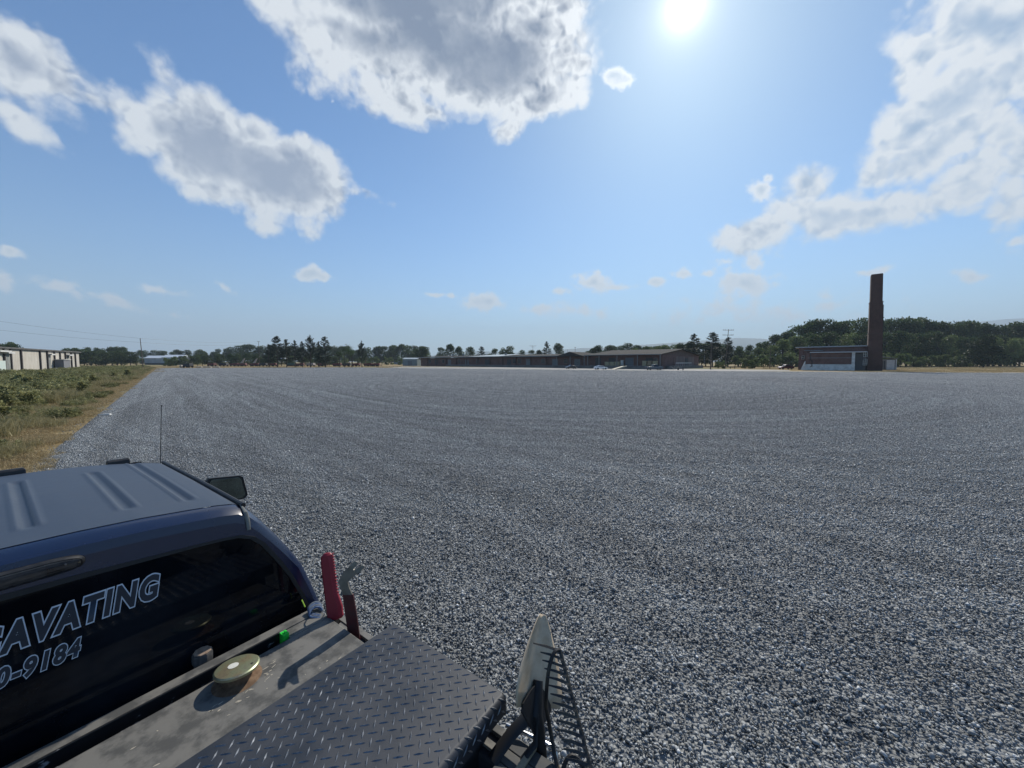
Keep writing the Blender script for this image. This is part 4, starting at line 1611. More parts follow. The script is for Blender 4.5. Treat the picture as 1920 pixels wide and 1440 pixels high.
hs.tube(bez(Vector((1.04, 0.84, 1.15)), Vector((1.12, 0.82, 1.29)), Vector((1.17, 0.76, 1.29)), Vector((1.20, 0.68, 1.20)), 14), 0.008, 8)
hs.tube(bez(Vector((1.19, 0.64, 1.24)), Vector((1.26, 0.66, 1.33)), Vector((1.285, 0.60, 1.32)), Vector((1.25, 0.53, 1.18)), 12), 0.008, 8)
hso = hs.build('hose', rub, smooth=True, rz=TA)
tag(hso, 'thin black hose looping around the foot of the rake', 'hose')
pk = empty('tool_rack', (0, 0, 0), TA)
tag(pk, 'low dark plank rack on the bed side under the rake', 'rack')
wd_m = mat('dark_plank', (0.035, 0.040, 0.045), 0.7, var=0.8, vscale=14, var_col=(0.10, 0.095, 0.085), stretch=(1, 0.15, 1))
for i in range(4):
    q = MB()
    q.box((0.98 + i * 0.058, 0.30, 1.258), (1.034 + i * 0.058, 0.86, 1.272))
    q.build('plank', wd_m, pk, bevel=0.002)
for i in range(3):
    q = MB()
    q.box((0.975, 0.42 + i * 0.17, 1.2725), (1.215, 0.445 + i * 0.17, 1.284))
    q.build('cross_strip', mat('tan_strip', (0.26, 0.22, 0.15), 0.7, var=0.5, vscale=20) if i == 2 else wd_m, pk, bevel=0.002)

# ------------------------------------------------------------------ buildings
def brick_mat(name, c1, c2, mortar, scale=1.0):
    m_ = bpy.data.materials.new(name)
    m_.use_nodes = True
    nt = m_.node_tree
    nt.nodes.clear()
    g = NG(nt)
    p = g.new('ShaderNodeBsdfPrincipled')
    o = g.new('ShaderNodeOutputMaterial')
    nt.links.new(p.outputs[0], o.inputs[0])
    c = g.new('ShaderNodeTexCoord').outputs['Object']
    sp = g.new('ShaderNodeSeparateXYZ')
    nt.links.new(c, sp.inputs[0])
    cb = g.new('ShaderNodeCombineXYZ')
    g.put(cb.inputs[0], g.m('ADD', sp.outputs[0], sp.outputs[1]))
    g.put(cb.inputs[1], sp.outputs[2])
    br = g.new('ShaderNodeTexBrick')
    g.put(br.inputs['Vector'], cb.outputs[0])
    br.inputs['Color1'].default_value = (*c1, 1)
    br.inputs['Color2'].default_value = (*c2, 1)
    br.inputs['Mortar'].default_value = (*mortar, 1)
    br.inputs['Scale'].default_value = scale
    br.inputs['Mortar Size'].default_value = 0.012
    br.inputs['Brick Width'].default_value = 0.24
    br.inputs['Row Height'].default_value = 0.08
    n = g.noise(c, 0.35, 6, 0.65)
    st = g.mix(g.m('MULTIPLY', g.step(n, 0.42, 0.75), 0.6), br.outputs[0], tuple(x * 0.45 for x in c1))
    g.put(p.inputs['Base Color'], st)
    p.inputs['Roughness'].default_value = 0.9
    return m_


brick = brick_mat('red_brick', (0.125, 0.050, 0.040), (0.17, 0.075, 0.06), (0.15, 0.135, 0.125))
brick_d = brick_mat('chimney_brick', (0.070, 0.028, 0.022), (0.10, 0.042, 0.032), (0.085, 0.068, 0.058))
roof_g = mat('weathered_grey_roof', (0.036, 0.034, 0.032), 0.95, spec=0.12, var=0.7, vscale=0.3, var_col=(0.06, 0.064, 0.06))
roof_l = mat('pale_metal_roof', (0.42, 0.47, 0.47), 0.45, var=0.5, vscale=0.4)
trim_g = mat('grey_trim', (0.22, 0.23, 0.23), 0.6, var=0.5, vscale=1)
trim_w = mat('white_trim', (0.62, 0.62, 0.60), 0.6, var=0.5, vscale=1, var_col=(0.4, 0.4, 0.38))
win_m = mat('dark_window', (0.02, 0.025, 0.03), 0.1)
door_d = mat('dark_door', (0.04, 0.045, 0.05), 0.6)
door_g = mat('grey_door', (0.16, 0.18, 0.19), 0.6, var=0.6, vscale=2)
whitewash = mat('whitewashed_wall', (0.66, 0.66, 0.64), 0.85, var=0.8, vscale=0.9, var_col=(0.42, 0.42, 0.40), bump=0.2, bscale=8)
conc_d = mat('dock_concrete', (0.17, 0.165, 0.155), 0.9, var=0.8, vscale=0.8, var_col=(0.09, 0.09, 0.085))
post_m = mat('grey_post', (0.16, 0.165, 0.165), 0.6)


def box_part(name, m_, parent, *boxes, bevel=0.0):
    b = MB()
    for lo, hi in boxes: b.box(lo, hi)
    return b.build(name, m_, parent, bevel=bevel)


def window(parent, x, z, w, h, y=0.0, nx=3, nz=3, fm=None):
    """in a wall facing local -y"""
    f = MB()
    t = 0.07
    f.box((x - w / 2, y - 0.06, z), (x + w / 2, y, z + t))
    f.box((x - w / 2, y - 0.06, z + h - t), (x + w / 2, y, z + h))
    f.box((x - w / 2, y - 0.06, z + t), (x - w / 2 + t, y, z + h - t))
    f.box((x + w / 2 - t, y - 0.06, z + t), (x + w / 2, y, z + h - t))
    for i in range(1, nx):
        xx = x - w / 2 + w * i / nx
        f.box((xx - 0.03, y - 0.05, z + t), (xx + 0.03, y - 0.005, z + h - t))
    for i in range(1, nz):
        zz = z + h * i / nz
        f.box((x - w / 2 + t, y - 0.045, zz - 0.03), (x + w / 2 - t, y - 0.008, zz + 0.03))
    fo = f.build('window', fm or trim_g, parent)
    g_ = MB()
    g_.box((x - w / 2 + t, y - 0.02, z + t), (x + w / 2 - t, y - 0.012, z + h - t))
    g_.build('pane', win_m, fo)
    return fo


# long brick warehouse. local x along its front (towards the near end), local -y is the front, origin at the near front corner
WA = math.atan2(-0.682, 0.731)
wh_ = empty('brick_warehouse', (54, 140, 0), WA)
tag(wh_, 'long low red brick warehouse with grey overhanging roofs and a loading dock', 'warehouse')
L1, L2, DEP = 31.0, 158.0, 44.0
EH, RH = 5.3, 7.7
# near section walls set back under a deep canopy
b = MB()
b.box((-L1, 3.0, 0), (-0.6, DEP, EH))
wallA = b.build('wall', brick, wh_)
b = MB()        # gable infill
b.loft([[(-0.62, 3.0, EH), (-0.62, DEP, EH), (-0.62, DEP / 2, RH - 0.1)], [(-0.9, 3.0, EH), (-0.9, DEP, EH), (-0.9, DEP / 2, RH - 0.1)]])
b.build('gable_wall', mat('gable_cladding', (0.12, 0.080, 0.07), 0.85, var=0.5, vscale=0.8), wh_)
b = MB()
for s0, s1, z0, z1 in ((0.0, DEP / 2, EH, RH), (DEP / 2, DEP, RH, EH)):
    b.loft([[(-L1 - 0.5, s0, z0), (0.4, s0, z0), (0.4, s1, z1), (-L1 - 0.5, s1, z1)], [(-L1 - 0.5, s0, z0 + 0.28), (0.4, s0, z0 + 0.28), (0.4, s1, z1 + 0.28), (-L1 - 0.5, s1, z1 + 0.28)]])
b.build('roof', roof_g, wh_)
box_part('gutter', trim_g, wh_, ((-L1 - 0.5, -0.16, EH + 0.02), (0.4, -0.003, EH + 0.27)))
for i, x in enumerate((-0.3, -9.0, -17.5, -25.5, -30.8)):
    box_part('post', post_m, wh_, ((x - 0.13, 0.2, 1.2), (x + 0.13, 0.46, EH)))
box_part('loading_dock', conc_d, wh_, ((-L1, -0.2, 0), (-0.6, 3.0, 1.2)))
for x, w in ((-5.5, 2.8), (-13.5, 3.4), (-21, 3.0), (-27.5, 2.6)):
    box_part('dock_door', door_d if x != -13.5 else mat('blue_grey_door', (0.10, 0.125, 0.15), 0.6), wh_, ((x - w / 2, 2.93, 1.2), (x + w / 2, 3.0, 4.3)))
window(wh_, -3.0, 2.6, 1.4, 1.5, 3.0)
# end wall features (facing local +x)
ew = MB()
for y0, y1 in ((8.5, 11.0), (14.0, 16.4), (19.5, 22.0)):
    ew.box((-0.6, y0, 1.2), (-0.54, y1, 4.6))
ewp = mat('brown_panel', (0.15, 0.085, 0.070), 0.8, var=0.5, vscale=1)
box_part('end_cladding', mat('faded_pink_cladding', (0.20, 0.15, 0.135), 0.85, var=0.6, vscale=0.5, stretch=(1, 1, 0.2)), wh_, ((-0.6, 16.8, 1.2), (-0.56, 26.6, 4.9)), ((-0.6, 30.2, 1.2), (-0.56, 38.0, 4.9)))
box_part('brown_panel', ewp, wh_, ((-0.6, 8.5, 1.2), (-0.54, 11.0, 4.6)))
box_part('brown_panel', ewp, wh_, ((-0.6, 14.0, 1.2), (-0.54, 16.4, 4.6)))
box_part('end_door', door_d, wh_, ((-0.6, 27.0, 1.2), (-0.55, 30.0, 4.2)))
box_part('end_platform', conc_d, wh_, ((-0.6, 6, 0), (2.6, 40, 1.2)))
rl = MB()
for y in np.arange(8, 26, 2.4): rl.box((2.5, y, 1.2), (2.56, y + 0.06, 2.2))
rl.box((2.5, 8, 2.15), (2.6, 25, 2.4))
rl.build('white_railing', trim_w, wh_)
rl = MB()
for y in np.arange(30, 36, 1.5): rl.box((2.5, y, 1.2), (2.55, y + 0.05, 1.96))
rl.box((2.5, 30, 1.95), (2.56, 36, 2.02))
rl.build('stair_railing', post_m, wh_)
for j in range(5):
    pass
st = MB()
for j in range(6): st.box((2.6 + j * 0.3, 1.0, 0), (2.9 + j * 0.3, 3.4, 1.05 - j * 0.18))
st.build('steps', conc_d, wh_)
box_part('canopy_post', post_m, wh_, ((2.3, DEP - 2.2, 1.2), (2.5, DEP - 2.0, 5.2)))
# far section
b = MB()
b.box((-L2, 3.4, 0), (-L1 - 0.01, DEP - 2, 5.0))
b.build('wall', brick, wh_)
b = MB()
EF = 5.15
for s0, s1, z0, z1 in ((0.9, DEP / 2, EF, EF + 1.2), (DEP / 2, DEP, EF + 1.2, EF)):
    b.loft([[(-L2 - 0.5, s0, z0), (-L1 - 0.51, s0, z0), (-L1 - 0.51, s1, z1), (-L2 - 0.5, s1, z1)], [(-L2 - 0.5, s0, z0 + 0.35), (-L1 - 0.51, s0, z0 + 0.35), (-L1 - 0.51, s1, z1 + 0.35), (-L2 - 0.5, s1, z1 + 0.35)]])
b.build('roof', roof_g, wh_)
box_part('gutter', trim_g, wh_, ((-L2 - 0.5, 0.74, EF), (-L1 - 0.51, 0.897, EF + 0.32)))
# cross gable near the joint
b = MB()
xg0, xg1 = -L1 - 16, -L1 - 1.0
xm = (xg0 + xg1) / 2
b.loft([[(xg0, y, EF - 0.1), (xg1, y, EF - 0.1), (xm, y, EF + 1.9)] for y in (-0.5, 14)])
b.build('cross_gable', roof_g, wh_)
for x in (xg0 + 0.3, xm, xg1 - 0.4):
    box_part('post', post_m, wh_, ((x - 0.13, 0.0, 1.1), (x + 0.13, 0.26, EF)))
box_part('dock_skirt', conc_d, wh_, ((-L2 + 30, 0.6, 0), (-L1 - 0.02, 3.4, 1.1)))
# pale roof patch seen from the lot
b = MB()
b.loft([[(-108, 0.6, EF + 0.36), (-84, 0.6, EF + 0.36), (-84, 20, EF + 1.7), (-108, 20, EF + 1.6)], [(-108, 0.6, EF + 0.42), (-84, 0.6, EF + 0.42), (-84, 20, EF + 1.78), (-108, 20, EF + 1.68)]])
b.build('pale_roof_sheet', roof_l, wh_)
for x, w in ((-38, 3), (-50, 3.2), (-66, 3), (-79, 3), (-95, 4), (-112, 3), (-128, 3), (-141, 3)):
    box_part('dock_door', door_d if int(x) % 2 else door_g, wh_, ((x - w / 2, 3.33, 1.1), (x + w / 2, 3.4, 4.0)))
for x in (-44, -57, -72, -75.5, -103, -119, -134, -148):
    window(wh_, x, 2.0, 2.2, 2.1, 3.4, 3, 5 if x in (-57, -72) else 3)
for x in np.arange(-150, -52, 9.5):
    box_part('pier', brick_d, wh_, ((x - 0.3, 3.15, 0), (x + 0.3, 3.397, 5.0)))
for x in (-90, -126, -136):
    box_part('roof_vent', trim_g, wh_, ((x - 0.4, 12, EF + 0.8), (x + 0.4, 12.8, EF + 2.4)))

# low grey shed at the warehouse's far end
gs = empty('grey_shed', (at(773, 262), 262, 0), rad(-6))
tag(gs, 'small grey metal shed beyond the far end of the brick warehouse', 'shed')
box_part('wall', mat('grey_sheet', (0.20, 0.25, 0.26), 0.6, var=0.4, vscale=1), gs, ((-5, -4, 0), (5, 4, 4.4)))
b = MB()
b.loft([[(-5.3, -4.3, 4.4), (5.3, -4.3, 4.4), (5.3, 0, 5.3), (-5.3, 0, 5.3)], [(-5.3, -4.3, 4.55), (5.3, -4.3, 4.55), (5.3, 0, 5.45), (-5.3, 0, 5.45)]])
b.loft([[(-5.3, 0.001, 5.3), (5.3, 0.001, 5.3), (5.3, 4.3, 4.4), (-5.3, 4.3, 4.4)], [(-5.3, 0.001, 5.45), (5.3, 0.001, 5.45), (5.3, 4.3, 4.55), (-5.3, 4.3, 4.55)]])
b.build('roof', roof_l, gs)
box_part('door', door_g, gs, ((-1.5, -4.05, 0), (1.5, -4.002, 3.2)))

# ------------------------------------------------------------------ boiler house with chimney, depth about 126
YB = 126.0
BA = rad(-38)
bh = empty('boiler_house', (97.0, 130.0, 0), BA)
tag(bh, 'flat roofed brick boiler house with a white painted base left of the tall chimney', 'boiler house')
W_ = 16.9
kx = W_ / 125.0                           # metres per photograph pixel


def bx(px): return (px - 1500) * kx


def bz(py): return CAM_H + (678 - py) / 721 * YB


b = MB()
b.box((bx(1498), 0.0, 0), (bx(1624), 12, 7.4))
b.build('wall', brick, bh)
b = MB()
b.loft([[(bx(1491), -0.9, 7.41), (bx(1627), -0.9, 7.55), (bx(1627), 12.6, 7.55), (bx(1491), 12.6, 7.41)], [(bx(1491), -0.9, 7.68), (bx(1627), -0.9, 7.85), (bx(1627), 12.6, 7.85), (bx(1491), 12.6, 7.68)]])
b.build('roof', mat('pale_fascia', (0.34, 0.36, 0.38), 0.6), bh)
# lower front wing with whitewashed plinth
WX0, WX1 = bx(1513), bx(1600)
b = MB()
b.box((WX0, -4.2, 1.95), (WX1, -0.003, 5.6))
b.build('front_wing', brick, bh)
b = MB()
b.box((WX0 - 0.1, -4.35, 0), (WX1 + 0.02, -0.004, 1.94))
b.loft([[(WX0 - 1.35, -4.0, 0), (WX0 - 0.1, -4.3, 0), (WX0 - 0.1, -0.3, 0), (WX0 - 1.35, -0.3, 0)], [(WX0 - 0.25, -4.0, 2.9), (WX0 - 0.1, -4.3, 2.9), (WX0 - 0.1, -0.3, 2.9), (WX0 - 0.25, -0.3, 2.9)]])
b.build('white_plinth', whitewash, bh)
box_part('white_pillar', whitewash, bh, ((bx(1596), -4.5, 1.94), (bx(1601.5), -4.205, 5.6)), ((bx(1600), -4.35, 0), (bx(1602), -4.22, 1.94)))
box_part('wing_roof', mat('pale_roof_edge', (0.42, 0.44, 0.46), 0.6), bh, ((bx(1520), -4.9, 5.61), (bx(1620), -0.005, 5.9)))
box_part('upper_ledge', trim_g, bh, ((bx(1508), -0.5, 6.35), (bx(1545), -0.005, 6.55)))
box_part('wall_ledge', trim_g, bh, ((bx(1516), -4.34, 3.9), (bx(1598), -4.205, 4.05)))
dp = MB()
dp.tube([(bx(1521.5), -4.42, 5.6), (bx(1521.5), -4.42, 3.4), (bx(1525), -4.46, 3.0), (bx(1525), -4.46, 1.3), (bx(1521), -4.5, 1.05)], 0.11, 8)
dp.build('downpipe', blk, bh, smooth=True)
box_part('recess_door', door_d, bh, ((bx(1601.8), -3.9, 0), (bx(1616), -3.8, 5.2)))
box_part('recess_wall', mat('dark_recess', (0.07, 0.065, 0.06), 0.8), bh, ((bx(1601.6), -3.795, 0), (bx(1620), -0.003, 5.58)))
fm = window(bh, bx(1619), 4.2, 0.95, 1.7, -3.9, 2, 2, trim_w)
window(bh, bx(1619), 1.7, 0.95, 1.9, -3.9, 2, 3, trim_w)
window(bh, bx(1507), 3.6, 0.8, 1.2, -0.02, 1, 2, trim_w)
box_part('wall_lamp', blk, bh, ((bx(1613), -4.4, 3.3), (bx(1616.5), -3.9, 3.5)))
for px in (1516, 1556):
    box_part('roof_pipe', trim_g, bh, ((bx(px), 6, 7.5), (bx(px) + 0.2, 6.2, 8.5)))

# the chimney: square brick stack in three stages
ck = empty('chimney', (111.6, 118.6, 0), BA)
ck.rotation_euler = (0, rad(-1.1), BA)
tag(ck, 'tall square dark brick chimney stepping in near its top', 'chimney')


def stack(w0, w1, z0, z1): return [[(-w0, -w0, z0), (w0, -w0, z0), (w0, w0, z0), (-w0, w0, z0)], [(-w1, -w1, z1), (w1, -w1, z1), (w1, w1, z1), (-w1, w1, z1)]]


ZS, ZC = 20.6, 29.0
b = MB()
b.loft(stack(1.72, 1.56, 0, 11.5))
b.build('base_stage', brick_d, ck)
b = MB()
b.loft(stack(1.54, 1.46, 11.5, ZS))
b.loft(stack(1.53, 1.53, ZS + 0.001, ZS + 0.35))
b.build('middle_stage', brick_d, ck)
b = MB()
b.loft(stack(1.36, 1.32, ZS + 0.351, ZC))
b.loft([[(-1.32, -1.32, ZC + .001), (1.32, -1.32, ZC + .001), (1.32, 1.32, ZC + .001), (-1.32, 1.32, ZC + .001)], [(-1.25, -1.25, ZC + .3), (1.25, -1.25, ZC + .3), (1.25, 1.25, ZC + .3), (-1.25, 1.25, ZC + .3)]])
b.build('top_stage', brick_d, ck)
box_part('band', mat('sooty_band', (0.08, 0.05, 0.045), 0.9), ck, ((-1.62, -1.62, 11.3), (1.62, 1.62, 11.55)))
lr = MB()
for sy in (-0.3, 0.25): lr.box((1.62, sy, 1), (1.75, sy + 0.05, 20))
for z in np.arange(1, 20, 0.8): lr.box((1.66, -0.31, z), (1.72, 0.31, z + 0.05))
lr.build('ladder', blk, ck)

gr = empty('garage', (at(1650, 130), 130, 0), BA)
gr.scale = (0.78, 0.9, 1.0)
tag(gr, 'low garage with a white roller door right of the chimney base', 'garage')
b = MB()
b.box((0, 0.0, 0), (5.0, 6.0, 3.6))
b.build('wall', mat('grey_block', (0.22, 0.21, 0.20), 0.9, var=0.4, vscale=1), gr)
b = MB()
b.loft([[(-0.3, -0.4, 4.4), (5.4, -0.4, 3.75), (5.4, 6.4, 3.75), (-0.3, 6.4, 4.4)], [(-0.3, -0.4, 4.6), (5.4, -0.4, 3.9), (5.4, 6.4, 3.9), (-0.3, 6.4, 4.6)]])
b.build('roof', trim_g, gr)
dg_ = MB()
dg_.box((1.9, -0.08, 0.1), (4.4, -0.003, 3.3))
for i in range(5): dg_.box((1.9, -0.10, 0.5 + i * 0.6), (4.4, -0.081, 0.53 + i * 0.6))
dg_.build('roller_door', trim_w, gr)
box_part('side_door', door_d, gr, ((0.3, -0.05, 0.1), (0.75, -0.003, 3.0)))
box_part('side_door', door_d, gr, ((1.05, -0.05, 0.1), (1.4, -0.003, 3.0)))
box_part('corner_pillar', trim_w, gr, ((4.7, -0.1, 0), (5.02, -0.002, 3.6)))

# ------------------------------------------------------------------ long panel shed on the left
P1 = Vector((at(150, 127), 127, 0))           # far end, front corner
P0 = Vector((at(0, 83.5), 83.5, 0))
dr_ = (P1 - P0).normalized()
shed = empty('long_shed', P1, math.atan2(dr_.y, dr_.x) + math.pi)       # local x runs back towards the camera, local +y is the lot side
tag(shed, 'long tan panel shed with dark upright ribs and white awnings beyond the weeds', 'shed')
# local frame: x towards the camera; which side faces the lot? front normal
LEN = 75.0
fy = 1.0 if (Matrix.Rotation(shed.rotation_euler.z, 3, 'Z') @ Vector((0, 1, 0))).dot(Vector((1, -0.3, 0))) > 0 else -1.0
panel_m = mat('stained_tan_panel', (0.50, 0.475, 0.42), 0.85, var=0.8, vscale=0.8, var_col=(0.36, 0.33, 0.28), stretch=(1, 1, 0.3), detail=8)
rib_m = mat('dark_rib', (0.05, 0.045, 0.045), 0.8)
SH = 5.7


def fbox(name, m_, parent, x0, x1, d0, d1, z0, z1):
    a, b_ = sorted((fy * d0, fy * d1))
    return box_part(name, m_, parent, ((x0, a, z0), (x1, b_, z1)))


a, b_ = sorted((0, -fy * 26))
box_part('wall', panel_m, shed, ((0, a, 0), (LEN, b_, SH)))
a, b_ = sorted((fy * 0.5, -fy * 26.5))
b = MB()
b.box((-0.3, a, SH), (LEN + .3, b_, SH + 0.35))
b.build('roof', mat('dark_roof_edge', (0.07, 0.07, 0.07), 0.8, var=0.4, vscale=1, var_col=(0.2, 0.19, 0.17)), shed)


def sx_(px):
    """local x where bearing px meets the shed's front"""
    t = (px - 960) / 721
    # P1 - dr*s : X = t*Y
    return -(t * P1.y - P1.x) / (t * -dr_.y + dr_.x) if False else (P1.x - t * P1.y) / (dr_.x - t * dr_.y)


for px in (142, 134.5, 123.5, 113.5, 103, 89.5, 76, 40.5, 21, 8.5, -6, -22, -42, -70):
    x = sx_(px)
    if 0 < x < LEN: fbox('rib', rib_m, shed, x - 0.22, x + 0.22, 0.002, 0.30, 0, SH)
for p0, p1, z0 in ((97, 92, 4.6), (132, 126, 4.6), (19, 10, 4.6), (13, -6, 4.9)):
    x0, x1 = sorted((sx_(p0), sx_(p1)))
    fbox('awning', trim_w, shed, x0 - 0.2, x1 + 0.6, 0.003, 0.9, z0, z0 + 0.35)
for p0, p1 in ((96, 91.5), (19.5, 10.5), (131, 128)):
    x0, x1 = sorted((sx_(p0), sx_(p1)))
    fbox('door_panel', mat('grey_streaked_door', (0.13, 0.145, 0.14), 0.7, var=0.9, vscale=2, var_col=(0.36, 0.36, 0.33), stretch=(2, 2, 0.4)), shed, x0, x1, 0.003, 0.12, 0.3, 4.5)
# annex box against the front
x0, x1 = sorted((sx_(115), sx_(101)))
an_ = fbox('annex', mat('grey_annex', (0.17, 0.175, 0.19), 0.8), shed, x0 + 0.4, x1, 0.31, 2.0, 0, 3.3)
fbox('annex_roof', trim_w, shed, x0 + 0.2, x1 + 0.2, 0.32, 2.2, 3.31, 3.45)
fbox('white_door', trim_w, shed, x0 - 0.6, x0 + 0.39, 0.31, 0.6, 0, 2.9)
x0, x1 = sorted((sx_(4), sx_(-8)))
fbox('white_door', mat('pale_green_door', (0.52, 0.60, 0.56), 0.6), shed, x0, x1, 0.31, 0.6, 0, 3.0)
for px in (86, 84, 118, 121.5):
    x = sx_(px)
    b = MB()
    b.tube([(0, 0, 0), (0, 0, 1.1)], 0.09, 8)
    o_ = b.build('bollard', trim_w if px < 100 else blk)
    q = Matrix.Rotation(shed.rotation_euler.z, 3, 'Z') @ Vector((x, fy * (2.0 if px < 100 else 6.0), 0))
    o_.location = P1 + q
    tag(o_, 'pale post before the tan panel wall' if px < 100 else 'dark post before the grey annex of the long shed', 'bollard', 'posts before the long shed')

# white poultry-house like sheds far left
wsd = mat('pale_blue_sheet', (0.42, 0.47, 0.50), 0.5, var=0.4, vscale=0.3)
for i, (p0, p1, y0, lb) in enumerate(((262, 296, 665.5, 'long pale farm shed behind the leaning utility pole'), (294, 330, 664.0, 'pale farm shed partly hidden by the round dark bush'))):
    Yd = 330 - i * 10
    w = at(p1, Yd) - at(p0, Yd)
    s_ = empty('farm_shed', (at((p0 + p1) / 2, Yd), Yd + 10, 0), rad(3))
    tag(s_, lb, 'farm shed')
    h_ = zt(y0 + 1, Yd)
    box_part('wall', wsd, s_, ((-w / 2, -5, 0), (w / 2, 5, h_ - 2.2)))
    b = MB()
    b.loft([[(x, -5.3, h_ - 2.2), (x, 5.3, h_ - 2.2), (x, 0, h_)] for x in (-w / 2 - .3, w / 2 + .3)])
    b.build('roof', mat('white_roof', (0.66, 0.70, 0.72), 0.4), s_)
    box_part('dark_base', mat('shed_base', (0.08, 0.1, 0.11), 0.8), s_, ((-w / 2, -5.06, 0), (w / 2, -5.003, 1.6)))
# sliver of pale houses in the far tree line
for px, w, h_, Yd, lb in ((1680, 0, 0, 0, ''),):
    pass
for px, w, h_, lb in ((748, 9, 5.5, 'tiny pale house left of two others beneath the far trees'), (762, 12, 5.0, 'tiny pale house between two others beneath the far trees'), (776, 7, 5.5, 'tiny pale house nearest the grey shed beneath the far trees')):
    s_ = empty('far_house', (at(px, 420), 420, 0), 0)
    tag(s_, lb, 'house', 'houses beneath the far trees')
    box_part('wall', wsd, s_, ((-w / 2, -4, 0), (w / 2, 4, h_ - 2)))
    b = MB()
    b.loft([[(x, -4.3, h_ - 2), (x, 4.3, h_ - 2), (x, 0, h_)] for x in (-w / 2 - .3, w / 2 + .3)])
    b.build('roof', roof_g, s_)

# ------------------------------------------------------------------ utility poles and wires
wood_p = mat('pole_wood', (0.13, 0.10, 0.08), 0.85, var=0.5, vscale=3)
ins_m = mat('insulator', (0.35, 0.36, 0.38), 0.3)


def pole(px, Y, ytop, label, arms=(), lean=0.0, r=0.16):
    H = zt(ytop, Y)
    o = empty('utility_pole', (at(px, Y), Y, 0))
    tag(o, label, 'utility pole')
    b = MB()
    b.tube([(0, 0, 0), (lean * H, 0, H)], [r, r * 0.65], 10)
    b.build('shaft', wood_p, o, smooth=True)
    for dz, w in arms:
        z = H - dz
        c = box_part('crossarm', wood_p, o, ((lean * z - w / 2, -0.08, z - 0.07), (lean * z + w / 2, 0.08, z + 0.07)))
        for s_ in (-1, -0.6, 0.6, 1):
            b = MB()
            b.tube([(lean * z + s_ * w / 2 * 0.95, 0, z + 0.07), (lean * z + s_ * w / 2 * 0.95, 0, z + 0.32)], 0.07, 6)
            b.build('insulator', ins_m, c)
    return o, H


pole(269, 150, 634.5, 'bare wooden utility pole leaning slightly left above the weeds', lean=-0.045)
pole(487, 232, 640, 'thin pole rising from the trees left of the pines', arms=((0.2, 1.6),))
pole(1359, 150, 618, 'utility pole with two crossarms rising above the dark trees', arms=((0.3, 4.2), (2.2, 4.2)), lean=0.06)
pole(1332, 138, 643, 'plain wooden utility pole beside the end of the brick warehouse', arms=((0.15, 0.6),), r=0.2)
pole(1443, 150, 655, 'short wooden pole beside the parked red car', r=0.14)
pole(1078, 300, 651, 'thin utility pole above the warehouse roof left of the big trees', arms=((0.3, 1.6),))
pole(1064, 320, 655, 'thinnest bare pole standing above the warehouse roof', r=0.12)
pole(999, 330, 648, 'distant pole with a wide crossarm behind the warehouse trees', arms=((0.3, 6.0), (1.2, 3)))
pole(716, 232, 663, 'slim dark lamp pole right of the lone pine', r=0.09)
pole(650, 240, 645, 'slim pole among the leafless trunks right of the pine row', arms=((0.3, 1.5),), r=0.1)


def wire(a, b, sag, label):
    a, b = Vector(a), Vector(b)
    P = []
    for i in range(25):
        t = i / 24
        p = a.lerp(b, t)
        p.z -= sag * 4 * t * (1 - t)
        P.append(tuple(p))
    m_ = MB()
    m_.tube(P, 0.022, 5)
    o = m_.build('power_line', blk)
    return tag(o, label, 'power line')


H0 = zt(634.5, 150)
x0 = at(265.4, 150)
wire((x0, 150, H0), (at(-260, 90), 90, 17.6), 0.9, 'upper power line left of the leaning pole')
wire((x0 + .1, 150, H0 - 1.6), (at(-260, 90), 90, 14.4), 0.9, 'lower power line left of the leaning pole')
wire((x0, 150, H0), (at(487, 232), 232, zt(640.5, 232)), 1.1, 'upper power line from the leaning pole towards the pines')
wire((x0 + .1, 150, H0 - 1.6), (at(487, 232), 232, zt(644.5, 232)), 1.1, 'lower power line from the leaning pole towards the pines')
wire((at(1361, 150), 150, zt(652, 150)), (at(1443, 150), 150, zt(672, 150)), 0.3, 'slack service line from the crossarm pole to the short pole')

